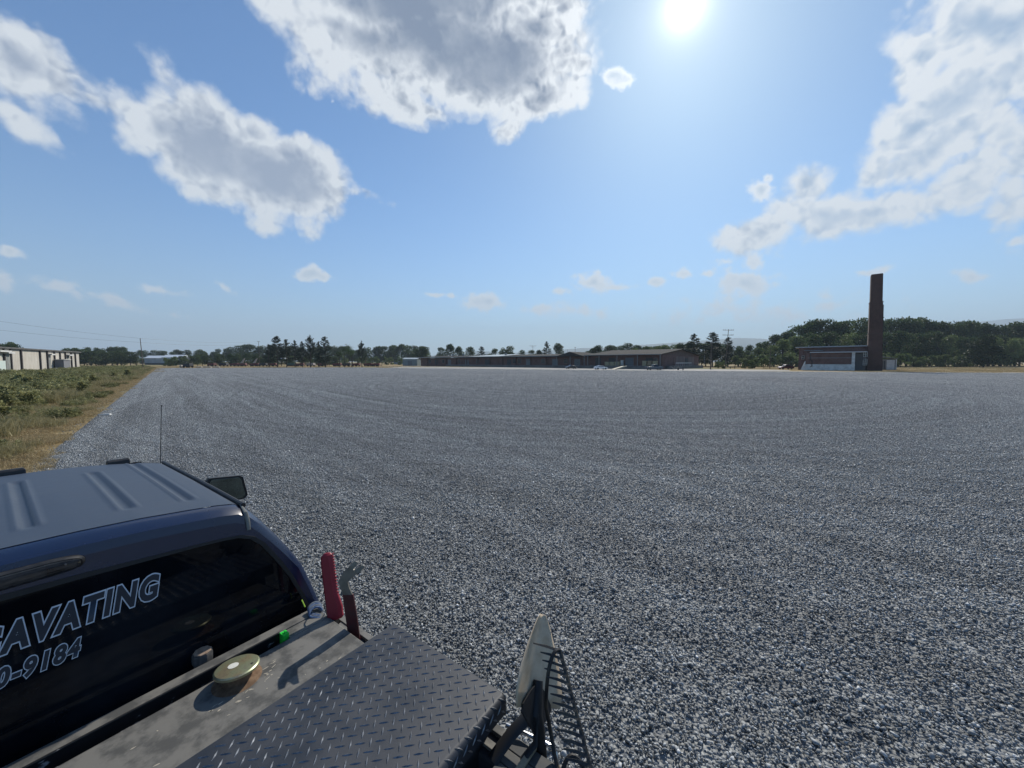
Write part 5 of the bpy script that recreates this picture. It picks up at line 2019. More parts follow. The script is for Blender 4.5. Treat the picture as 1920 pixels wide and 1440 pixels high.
# ------------------------------------------------------------------ vehicles
def car(x, y, rz, col, label, cat='car', kind='sedan', name='parked_car'):
    root = empty(name, (x, y, 0), rz)
    tag(root, label, cat)
    if kind == 'sedan':
        L_, W2 = 4.7, 0.9
        lower = [(-2.35, 0.35), (-2.33, 0.85), (-2.1, 0.98), (-1.3, 1.02), (1.15, 0.95), (2.0, 0.82), (2.33, 0.62), (2.35, 0.32)]
        green = [(-1.75, 1.0), (-1.1, 1.40), (-0.3, 1.46), (0.45, 1.42), (1.25, 0.96)]
    elif kind == 'suv':
        L_, W2 = 4.7, 0.93
        lower = [(-2.35, 0.42), (-2.33, 1.02), (-2.25, 1.1), (-1.3, 1.12), (1.1, 1.08), (2.0, 0.98), (2.33, 0.75), (2.35, 0.4)]
        green = [(-2.2, 1.1), (-1.9, 1.66), (-0.3, 1.74), (0.45, 1.68), (1.2, 1.08)]
    else:
        L_, W2 = 5.6, 0.98
        lower = [(-2.8, 0.5), (-2.8, 1.12), (-0.6, 1.12), (1.3, 1.15), (2.5, 1.08), (2.78, 0.85), (2.8, 0.45)]
        green = [(-0.65, 1.13), (-0.55, 1.82), (0.0, 1.88), (0.75, 1.82), (1.4, 1.14)]
    cm_ = mat('car_paint_' + label.split()[0], col, 0.3, metal=0.2, coat=0.8)
    b = MB()
    n = len(lower)
    rings = []
    for yy, ins, dz in ((-W2, 0.0, -0.03), (-W2 * 0.97, -0.0, 0), (W2 * 0.97, 0, 0), (W2, 0, -0.03)):
        rings.append([(px_, yy, pz if k_ in (0, n - 1) else pz + dz) for k_, (px_, pz) in enumerate(lower)])
    b.loft(rings)
    bo_ = b.build('body', cm_, root, bevel=0.05, smooth=40)
    b = MB()
    b.loft([[(px_, yy * (1 - 0.22 * (pz - green[0][1]) / 0.6), pz) for px_, pz in green] for yy in (-W2 * 0.93, W2 * 0.93)])
    b.build('cabin', cm_, root, bevel=0.04, smooth=40)
    for s_ in (-1, 1):
        b = MB()
        gx = [(px_ * 0.90 + 0.02 * 0, pz - 0.02 if i not in (0, len(green) - 1) else pz + 0.06) for i, (px_, pz) in enumerate(green)]
        gx = [(px_, pz - (0.05 if pz > green[0][1] + 0.2 else 0)) for px_, pz in gx]
        f_ = lambda pz: W2 * 0.93 * (1 - 0.22 * (pz - green[0][1]) / 0.6)
        b.loft([[(px_, s_ * (f_(pz) + o_), pz) for px_, pz in gx] for o_ in (-0.01, 0.006)])
        b.build('side_window', win_m, root)
        for xx in (-L_ * 0.31, L_ * 0.32):
            w = MB()
            w.lathe([(0.18, -0.11), (0.30, -0.12), (0.33, -0.08), (0.33, 0.08), (0.30, 0.12), (0.18, 0.11)], seg=18)
            wo_ = w.build('wheel', tyre_m, root, smooth=True)
            wo_.rotation_euler = (rad(90), 0, 0)
            wo_.location = (xx, s_ * (W2 - 0.10), 0.33)
            w = MB()
            w.lathe([(0.04, -0.10), (0.19, -0.115), (0.19, 0.115), (0.04, 0.10)], seg=12)
            w.build('rim', rim_m, wo_)
        b = MB()
        b.box((L_ / 2 - 0.10, s_ * W2 * 0.72 - 0.16, 0.62), (L_ / 2 + 0.01, s_ * W2 * 0.72 + 0.16, 0.76))
        b.build('headlight', ins_m, root)
        b = MB()
        b.box((-L_ / 2 - 0.01, s_ * W2 * 0.76 - 0.14, 0.68), (-L_ / 2 + 0.08, s_ * W2 * 0.76 + 0.14, 0.86))
        b.build('tail_light', mat('red_lens', (0.25, 0.01, 0.01), 0.3), root)
    for s0, s1 in ((0, 1), (len(green) - 2, len(green) - 1)):
        (xa, za), (xb, zb) = green[s0], green[s1]
        b = MB()
        nx_, nz_ = (-(zb - za), (xb - xa))
        ln_ = math.hypot(nx_, nz_)
        nx_, nz_ = nx_ / ln_ * 0.012, nz_ / ln_ * 0.012
        pa = [(xa + (xb - xa) * t + nx_, yy * (1 - 0.22 * (za + (zb - za) * t - green[0][1]) / 0.6) * W2 * 0.93 * 0.86, za + (zb - za) * t + nz_) for t, yy in ((0.12, -1), (0.12, 1), (0.9, 1), (0.9, -1))]
        b.add(pa, [(0, 1, 2, 3)])
        b.build('windscreen' if s0 else 'rear_window', win_m, root)
    return root


car(at(1126, 136), 136, rad(15), (0.70, 0.72, 0.74), 'white sedan parked in front of the warehouse dock')
car(at(1071, 150), 150, rad(200), (0.03, 0.032, 0.036), 'dark car parked close to the dock left of the white sedan')
car(at(1226, 128), 128, rad(8), (0.05, 0.08, 0.11), 'blue grey pickup parked below the dock posts', 'pickup truck', 'pickup')
car(at(1473, 138), 138, rad(178), (0.09, 0.015, 0.02), 'maroon sport utility vehicle parked between the trees and the boiler house', 'car', 'suv')

# loading ramp, pallets and crates on the dock, cones
tan_m = mat('tan_ramp', (0.50, 0.45, 0.33), 0.7, var=0.6, vscale=2)
rp = MB()
rp.loft([[(-5.2, -1.2, 0.02), (-5.2, 1.2, 0.02), (-5.2, 1.2, 0.1), (-5.2, -1.2, 0.1)], [(0, -1.2, 1.05), (0, 1.2, 1.05), (0, 1.2, 1.18), (0, -1.2, 1.18)]])
rp.loft([[(-5.2, -1.3, 0.02), (-5.2, -1.2, 0.02), (-5.2, -1.2, 0.3), (-5.2, -1.3, 0.3)], [(0, -1.3, 1.05), (0, -1.2, 1.05), (0, -1.2, 1.45), (0, -1.3, 1.45)]])
rp.build('ramp', tan_m, loc=(at(1170, 137), 137, 0.0), rz=rad(28))
tag(bpy.data.objects['ramp'], 'tan portable loading ramp sloping up to the warehouse dock', 'ramp')
M_W = wh_.matrix_basis.copy()
M_W = Matrix.Translation((54, 140, 0)) @ Matrix.Rotation(WA, 4, 'Z')
crate_m = mat('tan_crate', (0.36, 0.32, 0.20), 0.8, var=0.5, vscale=2)


def crate(x, y, z, w, d, h, m_, label):
    b = MB()
    b.box((-w / 2, -d / 2, 0.12), (w / 2, d / 2, h))
    for i in (-1, 0, 1): b.box((-w / 2, i * d * 0.4 - 0.05, 0), (w / 2, i * d * 0.4 + 0.05, 0.119))
    for i in (-1, 0, 1): b.box((i * w * 0.42 - 0.05, -d / 2 - 0.03, 0.12), (i * w * 0.42 + 0.05, -d / 2 - 0.002, h - 0.02))
    p_ = M_W @ Vector((x, y, z))
    o = b.build('crate', m_, loc=p_, rz=WA)
    return tag(o, label, 'crate', 'crates on the warehouse dock')


crate(-22.0, 1.2, 1.201, 1.9, 1.5, 1.5, crate_m, 'leftmost yellowish crate of the row left of the ramp on the dock')
crate(-19.8, 1.2, 1.201, 1.9, 1.5, 1.5, crate_m, 'middle yellowish crate of the row left of the ramp on the dock')
crate(-17.6, 1.2, 1.201, 1.9, 1.5, 1.6, crate_m, 'yellowish crate nearest the ramp at the dock')
crate(-16.2, 2.3, 1.201, 1.0, 0.9, 2.2, trim_w, 'tall pale crate behind the yellowish crates')
crate(-6.4, 1.3, 1.201, 1.6, 1.4, 1.9, crate_m, 'left tan crate under the canopy behind the blue pickup')
crate(-4.4, 1.3, 1.201, 1.6, 1.4, 1.9, mat('brown_crate', (0.24, 0.19, 0.12), 0.8), 'middle brown crate under the canopy behind the blue pickup')
crate(-2.5, 1.3, 1.201, 1.5, 1.4, 1.8, crate_m, 'right tan crate under the canopy at the corner post')
for px, Y, lb in ((1271.5, 128, 'squat dark stub post at the lot edge'), (1280.5, 126, 'slim dark stub post right of the squat one at the lot edge')):
    b = MB()
    w_ = 0.28 if px < 1275 else 0.16
    b.lathe([(w_ * 1.5, 0), (w_ * 1.5, 0.08), (w_, 0.1), (w_ * 0.8, 0.75 if px < 1275 else 1.0), (w_ * 1.1, 0.8 if px < 1275 else 1.02), (w_ * 0.3, 0.95 if px < 1275 else 1.15)], seg=10)
    tag(b.build('bollard', blk, loc=(at(px, Y), Y, 0)), lb, 'bollard')
for px, Y, hh in ((1369, 150, .9), (1377.5, 152, .9)):
    b = MB()
    b.tube([(0, 0, 0), (0, 0, hh)], 0.12, 8)
    tag(b.build('bollard', blk, loc=(at(px, Y), Y, 0)), 'low dark post in the pale yard right of the crossarm pole', 'bollard', 'low posts in the yard')

# ------------------------------------------------------------------ farm machinery parked in rows beyond the lot
red_p = mat('faded_red_paint', (0.14, 0.035, 0.028), 0.7, var=0.5, vscale=2)
grn_p = mat('machine_green', (0.03, 0.08, 0.065), 0.6)
pale_p = mat('pale_machine_paint', (0.34, 0.29, 0.25), 0.6)


def machine(px, Y, rz, body_m, label, chute=False, mast=0.0, n=1.0):
    root = empty('farm_machine', (at(px, Y), Y, 0), rz)
    tag(root, label, 'farm machine')
    b = MB()
    b.loft([[(-2.6 * n, -1.0, 0.8), (2.2 * n, -1.0, 0.8), (2.4 * n, -0.9, 1.7), (-2.3 * n, -0.9, 2.0)], [(-2.6 * n, 1.0, 0.8), (2.2 * n, 1.0, 0.8), (2.4 * n, 0.9, 1.7), (-2.3 * n, 0.9, 2.0)]])
    b.box((-4.0 * n, -0.12, 0.6), (-2.6 * n, 0.12, 0.8))
    b.build('hopper', body_m, root, bevel=0.05)
    b = MB()
    b.box((-2.2 * n, -1.15, 0.55), (1.8 * n, 1.15, 0.8))
    b.build('frame', blk, root)
    for xx in (-1.2 * n, 1.1 * n):
        for s_ in (-1, 1):
            w = MB()
            w.lathe([(0.2, -0.14), (0.46, -0.16), (0.5, -0.1), (0.5, 0.1), (0.46, 0.16), (0.2, 0.14)], seg=14)
            wo_ = w.build('wheel', tyre_m, root)
            wo_.rotation_euler = (rad(90), 0, 0)
            wo_.location = (xx, s_ * 1.25, 0.5)
    if chute:
        b = MB()
        b.loft([[(-0.6, -0.5, 2.0), (0.6, -0.5, 2.0), (0.6, 0.5, 2.0), (-0.6, 0.5, 2.0)], [(-1.9, -0.2, 4.6), (-1.5, -0.2, 4.7), (-1.5, 0.2, 4.7), (-1.9, 0.2, 4.6)]])
        b.build('chute', pale_p, root)
    if mast:
        b = MB()
        b.tube([(1.2, 0, 1.5), (1.5, 0, mast * 0.6), (0.4, 0, mast)], [0.16, 0.13, 0.07], 6)
        b.build('boom', red_p, root)
    return root


mlist = [(398, 'faded red', 0, 0, 'red_p', 'faded red farm machine at the left end of the parked row'), (420, '', 0, 0, 'blk', 'black farm machine second in the parked row'),
         (440, '', 0, 0, 'red_p', 'dull red farm machine left of the first pale chute'), (454, '', 1, 0, 'red_p', 'red farm machine with the left of two raised pale chutes'),
         (477, '', 1, 0, 'red_p', 'red farm machine with the right of two raised pale chutes'), (494, '', 0, 0, 'blk', 'dark farm machine just left of the first pine trunk'),
         (512, '', 0, 0, 'red_p', 'reddish farm machine behind the first two pine trunks'), (546, '', 0, 0, 'grn_p', 'green farm machine behind the third pine'),
         (562, '', 0, 0, 'red_p', 'red farm machine right of the green one behind the pines'), (583, '', 0, 0, 'pale_p', 'pale farm machine between the pine trunks'),
         (604, '', 0, 0, 'red_p', 'red farm machine beneath the widest pine'), (632, '', 0, 0, 'red_p', 'red farm machine right of the pine row'),
         (650, '', 0, 0, 'blk', 'dark farm machine below the leafless trunks'), (668, '', 0, 0, 'red_p', 'red farm machine left of the lone pine'),
         (690, '', 0, 5.5, 'red_p', 'red machine with a raised boom right of the lone pine'), (704, '', 0, 0, 'red_p', 'last red farm machine at the right end of the row')]
for i, (px, _, ch_, ma_, mm, lb) in enumerate(mlist):
    o = machine(px, 222 + (i * 7) % 5, rad(180 + (i * 37) % 30 - 15), {'red_p': red_p, 'blk': blk, 'grn_p': grn_p, 'pale_p': pale_p}[mm], lb, bool(ch_), ma_)
    o['group'] = 'machines parked in a row beyond the lot'
# white canopy between two pines
cpy = empty('white_canopy', (at(532, 250), 250, 0))
tag(cpy, 'small bright white canopy glimpsed between the second and third pines', 'canopy')
b = MB()
b.lathe([(2.9, 4.4), (2.7, 4.9), (1.4, 5.4), (0.1, 5.6)], seg=12)
b.build('cover', mat('bright_white_cover', (0.85, 0.87, 0.88), 0.5), cpy, smooth=True)
for sx2, sy2 in ((-2, -2), (2, -2), (2, 2), (-2, 2)):
    b = MB()
    b.tube([(sx2, sy2, 0), (sx2, sy2, 4.5)], 0.06, 6)
    b.build('leg', post_m, cpy)
# small roller parked on the lot's far left edge
rl_ = machine(353, 176, rad(172), blk, 'dark compact machine with pale ends parked at the far left corner of the lot', False, 0.0, 0.75)
rl_['category'] = 'compactor'
rl_.name = 'compact_machine'
b = MB()
b.lathe([(0.6, -0.9), (0.6, 0.9)], seg=16)
dr2 = b.build('drum', pale_p, rl_)
dr2.rotation_euler = (rad(90), 0, 0)
dr2.location = (2.9, 0, 0.6)
b = MB()
for sx2, sy2 in ((-1, -.7), (0.6, -.7), (0.6, .7), (-1, .7)): b.tube([(sx2, sy2, 1.8), (sx2, sy2, 3.0)], 0.05, 6)
b.box((-1.2, -0.85, 3.0), (0.8, 0.85, 3.1))
b.build('roll_cage', blk, rl_)
# pale flat stones and pipes beside it
for i, (px, w, lb) in enumerate(((375, 1.4, 'low pale concrete slab right of the compact machine'), (387, 1.8, 'low pale slab, middle of three at the lot corner'), (400, 1.5, 'low pale slab, rightmost of three at the lot corner'))):
    b = MB()
    b.loft([[(-w, -0.7, 0), (w, -0.8, 0), (w * .9, .7, 0), (-w * .95, .8, 0)], [(-w * .9, -0.6, 0.45), (w * .8, -0.7, 0.38), (w * .8, .6, 0.4), (-w * .9, .7, 0.5)]])
    tag(b.build('concrete_slab', con, loc=(at(px, 182), 182 + i, 0), rz=rad(i * 9), bevel=0.05), lb, 'slab', 'slabs at the lot corner')
# white scrap on the gravel edge, long pale sticks in the weeds
b = MB()
b.loft([[(-0.28, -0.05, 0.05), (0.28, -0.07, 0.05), (0.28, 0.07, 0.05), (-0.28, 0.05, 0.05)], [(-0.26, -0.04, 0.09), (0.25, -0.05, 0.10), (0.25, 0.05, 0.10), (-0.26, 0.04, 0.09)]])
tag(b.build('scrap_board', trim_w, loc=(-20.9, 19.6, 0.03), rz=rad(10)), 'small white scrap board lying at the gravel edge', 'scrap')

# ------------------------------------------------------------------ trees
bark = mat('bark', (0.055, 0.045, 0.036), 0.9, var=0.6, vscale=1.5)
leaf_a = leaf_mat('leaf_dark', (0.030, 0.055, 0.018), (0.085, 0.125, 0.040), 0.28, obj_rand=0.5)
leaf_b = leaf_mat('leaf_bright', (0.065, 0.100, 0.030), (0.17, 0.215, 0.075), 0.35, obj_rand=0.35)
leaf_p = leaf_mat('pine_needle', (0.014, 0.026, 0.014), (0.040, 0.060, 0.028), 0.12, obj_rand=0.4)


def quads(P, d, e, L, w, tone):
    """lozenge leaves clusters at P along d, width along e"""
    V = np.stack([P, P + d * L * 0.5 + e * w, P + d * L, P + d * L * 0.45 - e * w * 0.9], 1).reshape(-1, 3)
    F = (np.arange(len(P))[:, None] * 4 + np.array([[0, 1, 2, 3]]))
    return V, F, np.repeat(tone, 4)


def crown_broad(seed, n=2600, wide=0.42, base=0.16, lobes=16, leaf=0.030, dense=1.0):
    """unit-height broadleaf crown: lobes of leaf clusters, uneven outline with gaps"""
    rg = np.random.default_rng(seed)
    C, R3 = [], []
    for i in range(lobes):
        h = rg.uniform(base + 0.08, 0.90)
        env = wide * math.sin(math.pi * min(1, max(0.02, (h - base + 0.10) / (1.08 - base))) ** 0.85)
        a = rg.uniform(0, 2 * math.pi)
        q = env * rg.uniform(0.25, 0.78)
        C.append((q * math.cos(a), q * math.sin(a), h))
        s = rg.uniform(0.085, 0.17)
        R3.append((s * rg.uniform(0.9, 1.25), s * rg.uniform(0.9, 1.25), s * rg.uniform(0.6, 0.85)))
    C.append((rg.normal(0, 0.04), rg.normal(0, 0.04), 0.90))
    R3.append((0.12, 0.12, 0.085))
    C, R3 = np.array(C), np.array(R3)
    k_ = rg.choice(len(C), n, p=(R3.prod(1) ** 0.66) / (R3.prod(1) ** 0.66).sum())
    d = rg.normal(size=(n, 3))
    d /= np.linalg.norm(d, axis=1, keepdims=True)
    rad_ = rg.uniform(0.35, 1.0, n) ** 0.45 * rg.uniform(0.8, 1.12, n)
    P = C[k_] + d * R3[k_] * rad_[:, None]
    P[:, 2] = np.clip(P[:, 2], base * 0.55, 1.0)
    t = rg.normal(size=(n, 3)) + d * 0.6
    t /= np.linalg.norm(t, axis=1, keepdims=True)
    e = np.cross(t, rg.normal(size=(n, 3)))
    e /= np.linalg.norm(e, axis=1, keepdims=True)
    L = leaf * rg.uniform(0.7, 1.6, n)[:, None]
    tone = np.clip(rg.uniform(0.15, 0.85, len(C))[k_] + rg.normal(0, 0.15, n), 0, 1)
    return quads(P, t, e, L, L * 0.42, tone), C


def crown_pine(seed, n_lv=15, wide=0.24, base=0.20, ragged=0.4, top=0.95, per=150, up=0.12):
    """unit-height conifer: whorls of drooping boughs, open near the top"""
    rg = np.random.default_rng(seed)
    PP, DD = [], []
    br = []
    for i in range(n_lv):
        t = i / (n_lv - 1)
        h = base + (top - base) * t
        nb = rg.integers(4, 7)
        for j in range(nb):
            a = rg.uniform(0, 2 * math.pi)
            L = wide * (1.05 - t) ** 0.75 * rg.uniform(1 - ragged, 1.15) + 0.03
            if t < 0.15: L *= 0.75
            tip = np.array([math.cos(a) * L, math.sin(a) * L, h + L * (up + 0.35 * t) + rg.normal(0, 0.008)])
            st = np.array([0, 0, h - 0.01])
            br.append((st, tip))
            m_ = max(10, int(per * L / wide))
            s = rg.uniform(0.18, 1.0, m_) ** 0.8
            P = st + (tip - st) * s[:, None]
            P = P + rg.normal(0, 1, (m_, 3)) * np.array([0.016, 0.016, 0.008]) * (1.2 - 0.6 * s[:, None])
            D_ = (tip - st) / np.linalg.norm(tip - st) * 0.6 + rg.normal(0, 0.5, (m_, 3)) * np.array([1, 1, 0.6])
            PP.append(P)
            DD.append(D_)
    m_ = 120
    P = np.stack([rg.normal(0, 0.008, m_), rg.normal(0, 0.008, m_), rg.uniform(top - 0.06, 1.0, m_)], 1)
    PP.append(P)
    DD.append(rg.normal(0, 0.4, (m_, 3)) + np.array([0, 0, 0.7]))
    P, d = np.concatenate(PP), np.concatenate(DD)
    d /= np.linalg.norm(d, axis=1, keepdims=True)
    e = np.cross(d, rg.normal(size=d.shape))
    e /= np.linalg.norm(e, axis=1, keepdims=True)
    L = 0.030 * rg.uniform(0.6, 1.3, len(P))[:, None]
    tone = np.clip(rg.beta(2, 2, len(P)), 0, 1)
    return quads(P, d, e, L, L * 0.22, tone), br


def trunk_mesh(seed, kind, C=None, br=None):
    rg_ = random.Random(seed)
    b = MB()
    if kind == 'broad':
        b.tube([(0, 0, -0.01), (0.004, 0, 0.12), (0.0, 0.006, 0.30), (0.01, 0, 0.6)], [0.022, 0.017, 0.014, 0.006], 7)
        for c in C[:10]:
            z0 = max(0.12, c[2] * 0.5)
            b.tube([(0, 0, z0), (c[0] * 0.5, c[1] * 0.5, (z0 + c[2]) / 2 + 0.02), tuple(c)], [0.009, 0.006, 0.002], 5)
    elif kind == 'pine':
        b.tube([(0, 0, -0.01), (0, 0, 0.5), (0, 0, 0.99)], [0.016, 0.011, 0.002], 7)
        for s_, t_ in br:
            b.tube([tuple(s_), tuple(t_)], [0.0035, 0.001], 4)
    me = b
    return me


PROTOS = {}


def proto(key, maker):
    if key not in PROTOS: PROTOS[key] = maker()
    return PROTOS[key]


def tree(px, ytop, Y, kind, seed, label, group=None, cat='tree', wide=1.0, zbase=0.0, X=None, h=None, rz=None):
    """kind: broad / bright / pine / shrub; unit meshes are shared and scaled on the thing"""
    H = h if h else zt(ytop, Y)
    key = (kind, seed)

    def mk():
        if kind in ('broad', 'bright'):
            (V, F, T), C = crown_broad(100 + seed * 7 + (50 if kind == 'bright' else 0), wide=0.36 + 0.03 * (seed % 3), base=0.03 + 0.05 * (seed % 2), lobes=22, n=3600)
            tb = trunk_mesh(seed, 'broad', C=C)
            lm = leaf_a if kind == 'broad' else leaf_b
        elif kind == 'round':
            (V, F, T), C = crown_broad(300 + seed, wide=0.52, base=0.03, lobes=34, n=6500, leaf=0.035)
            tb = trunk_mesh(seed, 'broad', C=C)
            lm = leaf_mat('leaf_deep', (0.018, 0.034, 0.012), (0.045, 0.070, 0.024), 0.15)
        elif kind == 'shrub':
            (V, F, T), C = crown_broad(200 + seed, wide=0.62, base=0.02, lobes=14, n=1500, leaf=0.06)
            tb = trunk_mesh(seed, 'broad', C=C)
            lm = leaf_b
        else:
            par = dict(pine=dict(), pinewide=dict(wide=0.30, base=0.10, ragged=0.5, n_lv=17), pineopen=dict(wide=0.26, base=0.28, ragged=0.6, n_lv=11, up=0.3), pinetop=dict(wide=0.24, base=0.22, ragged=0.5, n_lv=9, up=0.9, top=0.85))[kind]
            (V, F, T), br = crown_pine(400 + seed, **par)
            tb = trunk_mesh(seed, 'pine', br=br)
            lm = leaf_p
        root = empty('tree')
        c_ = npmesh('crown', V, F, lm, {'tone': T}, parent=root)
        t_ = tb.build('trunk', bark, root, smooth=True)
        PROTOS[key] = root
        root['fresh'] = 1
        return root
    pr = PROTOS.get(key)
    if pr is None:
        o = mk()
        del o['fresh']
    else:
        o = copy_tree(pr)
        for k_ in ('group',):
            if k_ in o: del o[k_]
    o.name = {'pine': 'pine_tree', 'pinewide': 'pine_tree', 'pineopen': 'pine_tree', 'pinetop': 'pine_tree', 'shrub': 'shrub', 'round': 'broadleaf_tree'}.get(kind, 'broadleaf_tree')
    o.location = (at(px, Y) if X is None else X, Y, zbase)
    o.rotation_euler = (0, 0, rz if rz is not None else (px * 1.7 + Y) % 6.28)
    o.scale = (H * wide, H * wide, H)
    tag(o, label, cat, group)
    return o


tr = random.Random(77)
# the row of pines and the lone pine
pines = [(505, 646, 'pine', 1, 1.0, 'leftmost and smallest pine of the row beyond the lot'), (521, 631, 'pine', 2, 1.15, 'second pine from the left, tall with a broad pointed top'),
         (538, 637, 'pineopen', 3, 1.0, 'third pine from the left beside the white canopy'), (554, 639, 'pineopen', 4, 0.9, 'slender fourth pine from the left of the row'),
         (568, 641, 'pine', 5, 0.9, 'fifth pine from the left, short with dense boughs'), (583, 629, 'pinetop', 6, 1.0, 'sixth pine from the left with a forked open crest'),
         (599, 641, 'pine', 7, 0.8, 'narrow seventh pine tucked against the widest pine'), (611, 632, 'pinewide', 8, 1.05, 'widest and darkest pine at the right end of the row'),
         (679, 640, 'pinetop', 9, 0.95, 'lone small pine standing right of the pine row')]
for px, yt_, kd, sd_, w, lb in pines:
    tree(px, yt_, 186, kd, sd_, lb, 'pines beyond the lot', 'pine tree', w)
# leafless trunks right of the pine row
for i, (px, yt_) in enumerate(((637, 660), (646, 652), (655, 650), (660, 656))):
    Y = 196
    o = empty('bare_tree', (at(px, Y), Y, 0))
    tag(o, 'thin nearly leafless tree right of the pine row', 'tree', 'thin bare trees right of the pine row')
    H = zt(yt_, Y)
    b = MB()
    b.tube([(0, 0, 0), (0.1, 0, H * 0.6), (0.0, 0, H)], [0.2, 0.13, 0.04], 7)
    for j in range(9):
        z = H * tr.uniform(0.45, 0.95)
        a = tr.uniform(0, 6.28)
        l_ = tr.uniform(0.5, 1.6)
        b.tube([(0, 0, z), (l_ * math.cos(a), l_ * math.sin(a), z + l_ * 0.6)], [0.05, 0.015], 5)
    b.build('trunk', bark, o)
    (V, F, T) = quads(np.random.default_rng(i).normal(0, 1, (160, 3)) * [0.7, 0.7, H * 0.10] + [0, 0, H * 0.85], np.tile([0, 0, 1.0], (160, 1)), np.tile([1.0, 0, 0], (160, 1)), 0.4, 0.15, np.random.default_rng(i).random(160))
    npmesh('crown', V, F, leaf_a, {'tone': T}, parent=o)


def spread(profile, Y0, Y1, step, label, group, kinds=('broad',), wide=1.0, drop=0.0, jit=0.35, hj=4, cat='tree'):
    """trees along a skyline profile of (px, row of the tops)"""
    px = profile[0][0]
    while px < profile[-1][0]:
        for j in range(len(profile) - 1):
            (a, ya), (b_, yb_) = profile[j], profile[j + 1]
            if a <= px <= b_:
                y = ya + (yb_ - ya) * (px - a) / (b_ - a)
        Y = tr.uniform(Y0, Y1)
        tree(px + tr.uniform(-jit, jit) * step, y + drop + tr.uniform(-0.3, 1) * hj, Y, tr.choice(kinds), tr.randrange(8) if kinds[0] != 'shrub' else tr.randrange(4), label, group, cat, wide * tr.uniform(0.85, 1.15))
        px += step * tr.uniform(0.8, 1.2)


# far line on the left
spread([(130, 652), (165, 655), (200, 655), (230, 656), (262, 658)], 250, 262, 12, 'dark broadleaf tree in the dense clump right of the long shed', 'dense clump right of the long shed', wide=1.25, hj=3)
spread([(140, 650), (150, 652), (205, 650), (228, 646), (250, 654)], 300, 320, 14, 'taller dark tree standing behind the clump right of the long shed', 'taller trees behind the clump', wide=0.9)
spread([(266, 655), (310, 657), (322, 660)], 420, 430, 11, 'small round tree behind the pale farm sheds', 'trees behind the farm sheds', wide=1.1, hj=2)
spread([(326, 656), (345, 655), (375, 655), (400, 658)], 400, 420, 11, 'dark tree on the skyline behind the compact machine', 'skyline trees behind the compact machine', wide=1.1, hj=3)
spread([(308, 671), (330, 669), (350, 666)], 235, 245, 12, 'round dark bush right of the pale farm sheds', 'dark bushes right of the farm sheds', kinds=('shrub',), wide=0.9, cat='shrub', hj=2)
spread([(345, 664), (380, 663), (420, 662), (500, 664), (640, 668)], 246, 262, 13, 'dark tree behind the row of farm machines', 'trees behind the machines', wide=1.3, hj=3)
spread([(400, 657), (425, 652), (445, 647), (470, 645), (500, 646), (560, 650), (640, 648)], 420, 450, 12, 'hazy tree on the rise behind the farm machines and pines', 'hazy trees on the rise', wide=1.2, hj=3)
spread([(630, 650), (645, 647), (665, 655), (690, 652), (700, 648), (720, 648), (745, 644), (760, 646), (790, 648)], 400, 430, 11, 'hazy tree of the far line between the lone pine and the warehouse', 'far trees left of the warehouse', wide=1.15, hj=3)
spread([(640, 668), (700, 668), (760, 668)], 330, 350, 14, 'low green bush below the far line right of the lone pine', 'low bushes right of the lone pine', kinds=('shrub',), wide=1.0, cat='shrub', hj=2)
# behind the warehouse
spread([(780, 650), (800, 650), (812, 650)], 330, 340, 12, 'tree left of the big tree above the far end of the warehouse', 'trees above the far end of the warehouse', wide=1.1)
singles = [(826, 651, 'broad', 1, 1.0, 'rounded tree above the dark far half of the warehouse roof'), (845, 645, 'broad', 2, 1.05, 'tallest broad tree above the pale roof sheet'),
           (861, 649, 'broad', 3, 0.9, 'uneven tree touching the right side of the tallest one above the pale roof sheet'), (882, 650, 'broad', 4, 1.0, 'separate rounded tree right of the pale roof sheet'),
           (903, 650, 'pine', 2, 1.25, 'small pointed conifer above the warehouse roof'), (918, 663, 'broad', 0, 1.3, 'tiny round bush peeping over the roof right of the pointed conifer'),
           (929, 653, 'broad', 5, 1.0, 'small tree left of the spreading one over the roof'), (943, 651, 'broad', 6, 0.9, 'tree leaning on the left of the spreading one over the roof'),
           (955, 649, 'broad', 7, 1.15, 'spreading tree in the middle of the roof line'), (979, 656, 'broad', 0, 1.0, 'first of three small tufted trees over the roof'),
           (998, 656, 'broad', 1, 1.1, 'tufted tree below the wide crossarm pole'), (1011, 656, 'broad', 2, 1.0, 'third of three small tufted trees, left of the tall conifer'),
           (1025, 641, 'pine', 5, 1.0, 'thin tall conifer left of the dense tree over the roof'), (1046, 643, 'broad', 3, 1.0, 'dense dark tree right of the thin tall conifer')]
for px, yt_, kd, sd_, w, lb in singles:
    tree(px, yt_, 300, kd, sd_, lb, 'single trees over the warehouse roof', 'tree', w)
spread([(1103, 658), (1115, 650), (1135, 644), (1160, 648), (1180, 641), (1200, 648), (1235, 647), (1250, 645)], 255, 275, 13, 'dark tree in the wood behind the near end of the warehouse', 'wood behind the warehouse', wide=1.1, hj=3)
spread([(1190, 650), (1225, 648), (1260, 645), (1290, 642)], 225, 240, 15, 'greener tree at the wood edge behind the near end of the warehouse', 'greener trees behind the warehouse', kinds=('bright', 'broad'), wide=1.0, hj=3)
tree(1300, 627, 205, 'pine', 1, 'tall conifer rising over the gable of the warehouse', None, 'pine tree', 1.3)
tree(1335, 624, 200, 'pine', 2, 'tallest broad conifer behind the plain wooden pole', None, 'pine tree', 1.35)
tree(1364, 633, 198, 'pinewide', 8, 'dark conifer directly behind the pole with two crossarms', None, 'pine tree', 1.1)
spread([(1280, 640), (1310, 640), (1345, 640), (1385, 648)], 210, 225, 14, 'dark tree filling the gaps between the tall conifers', 'trees between the conifers', wide=1.1, hj=4)
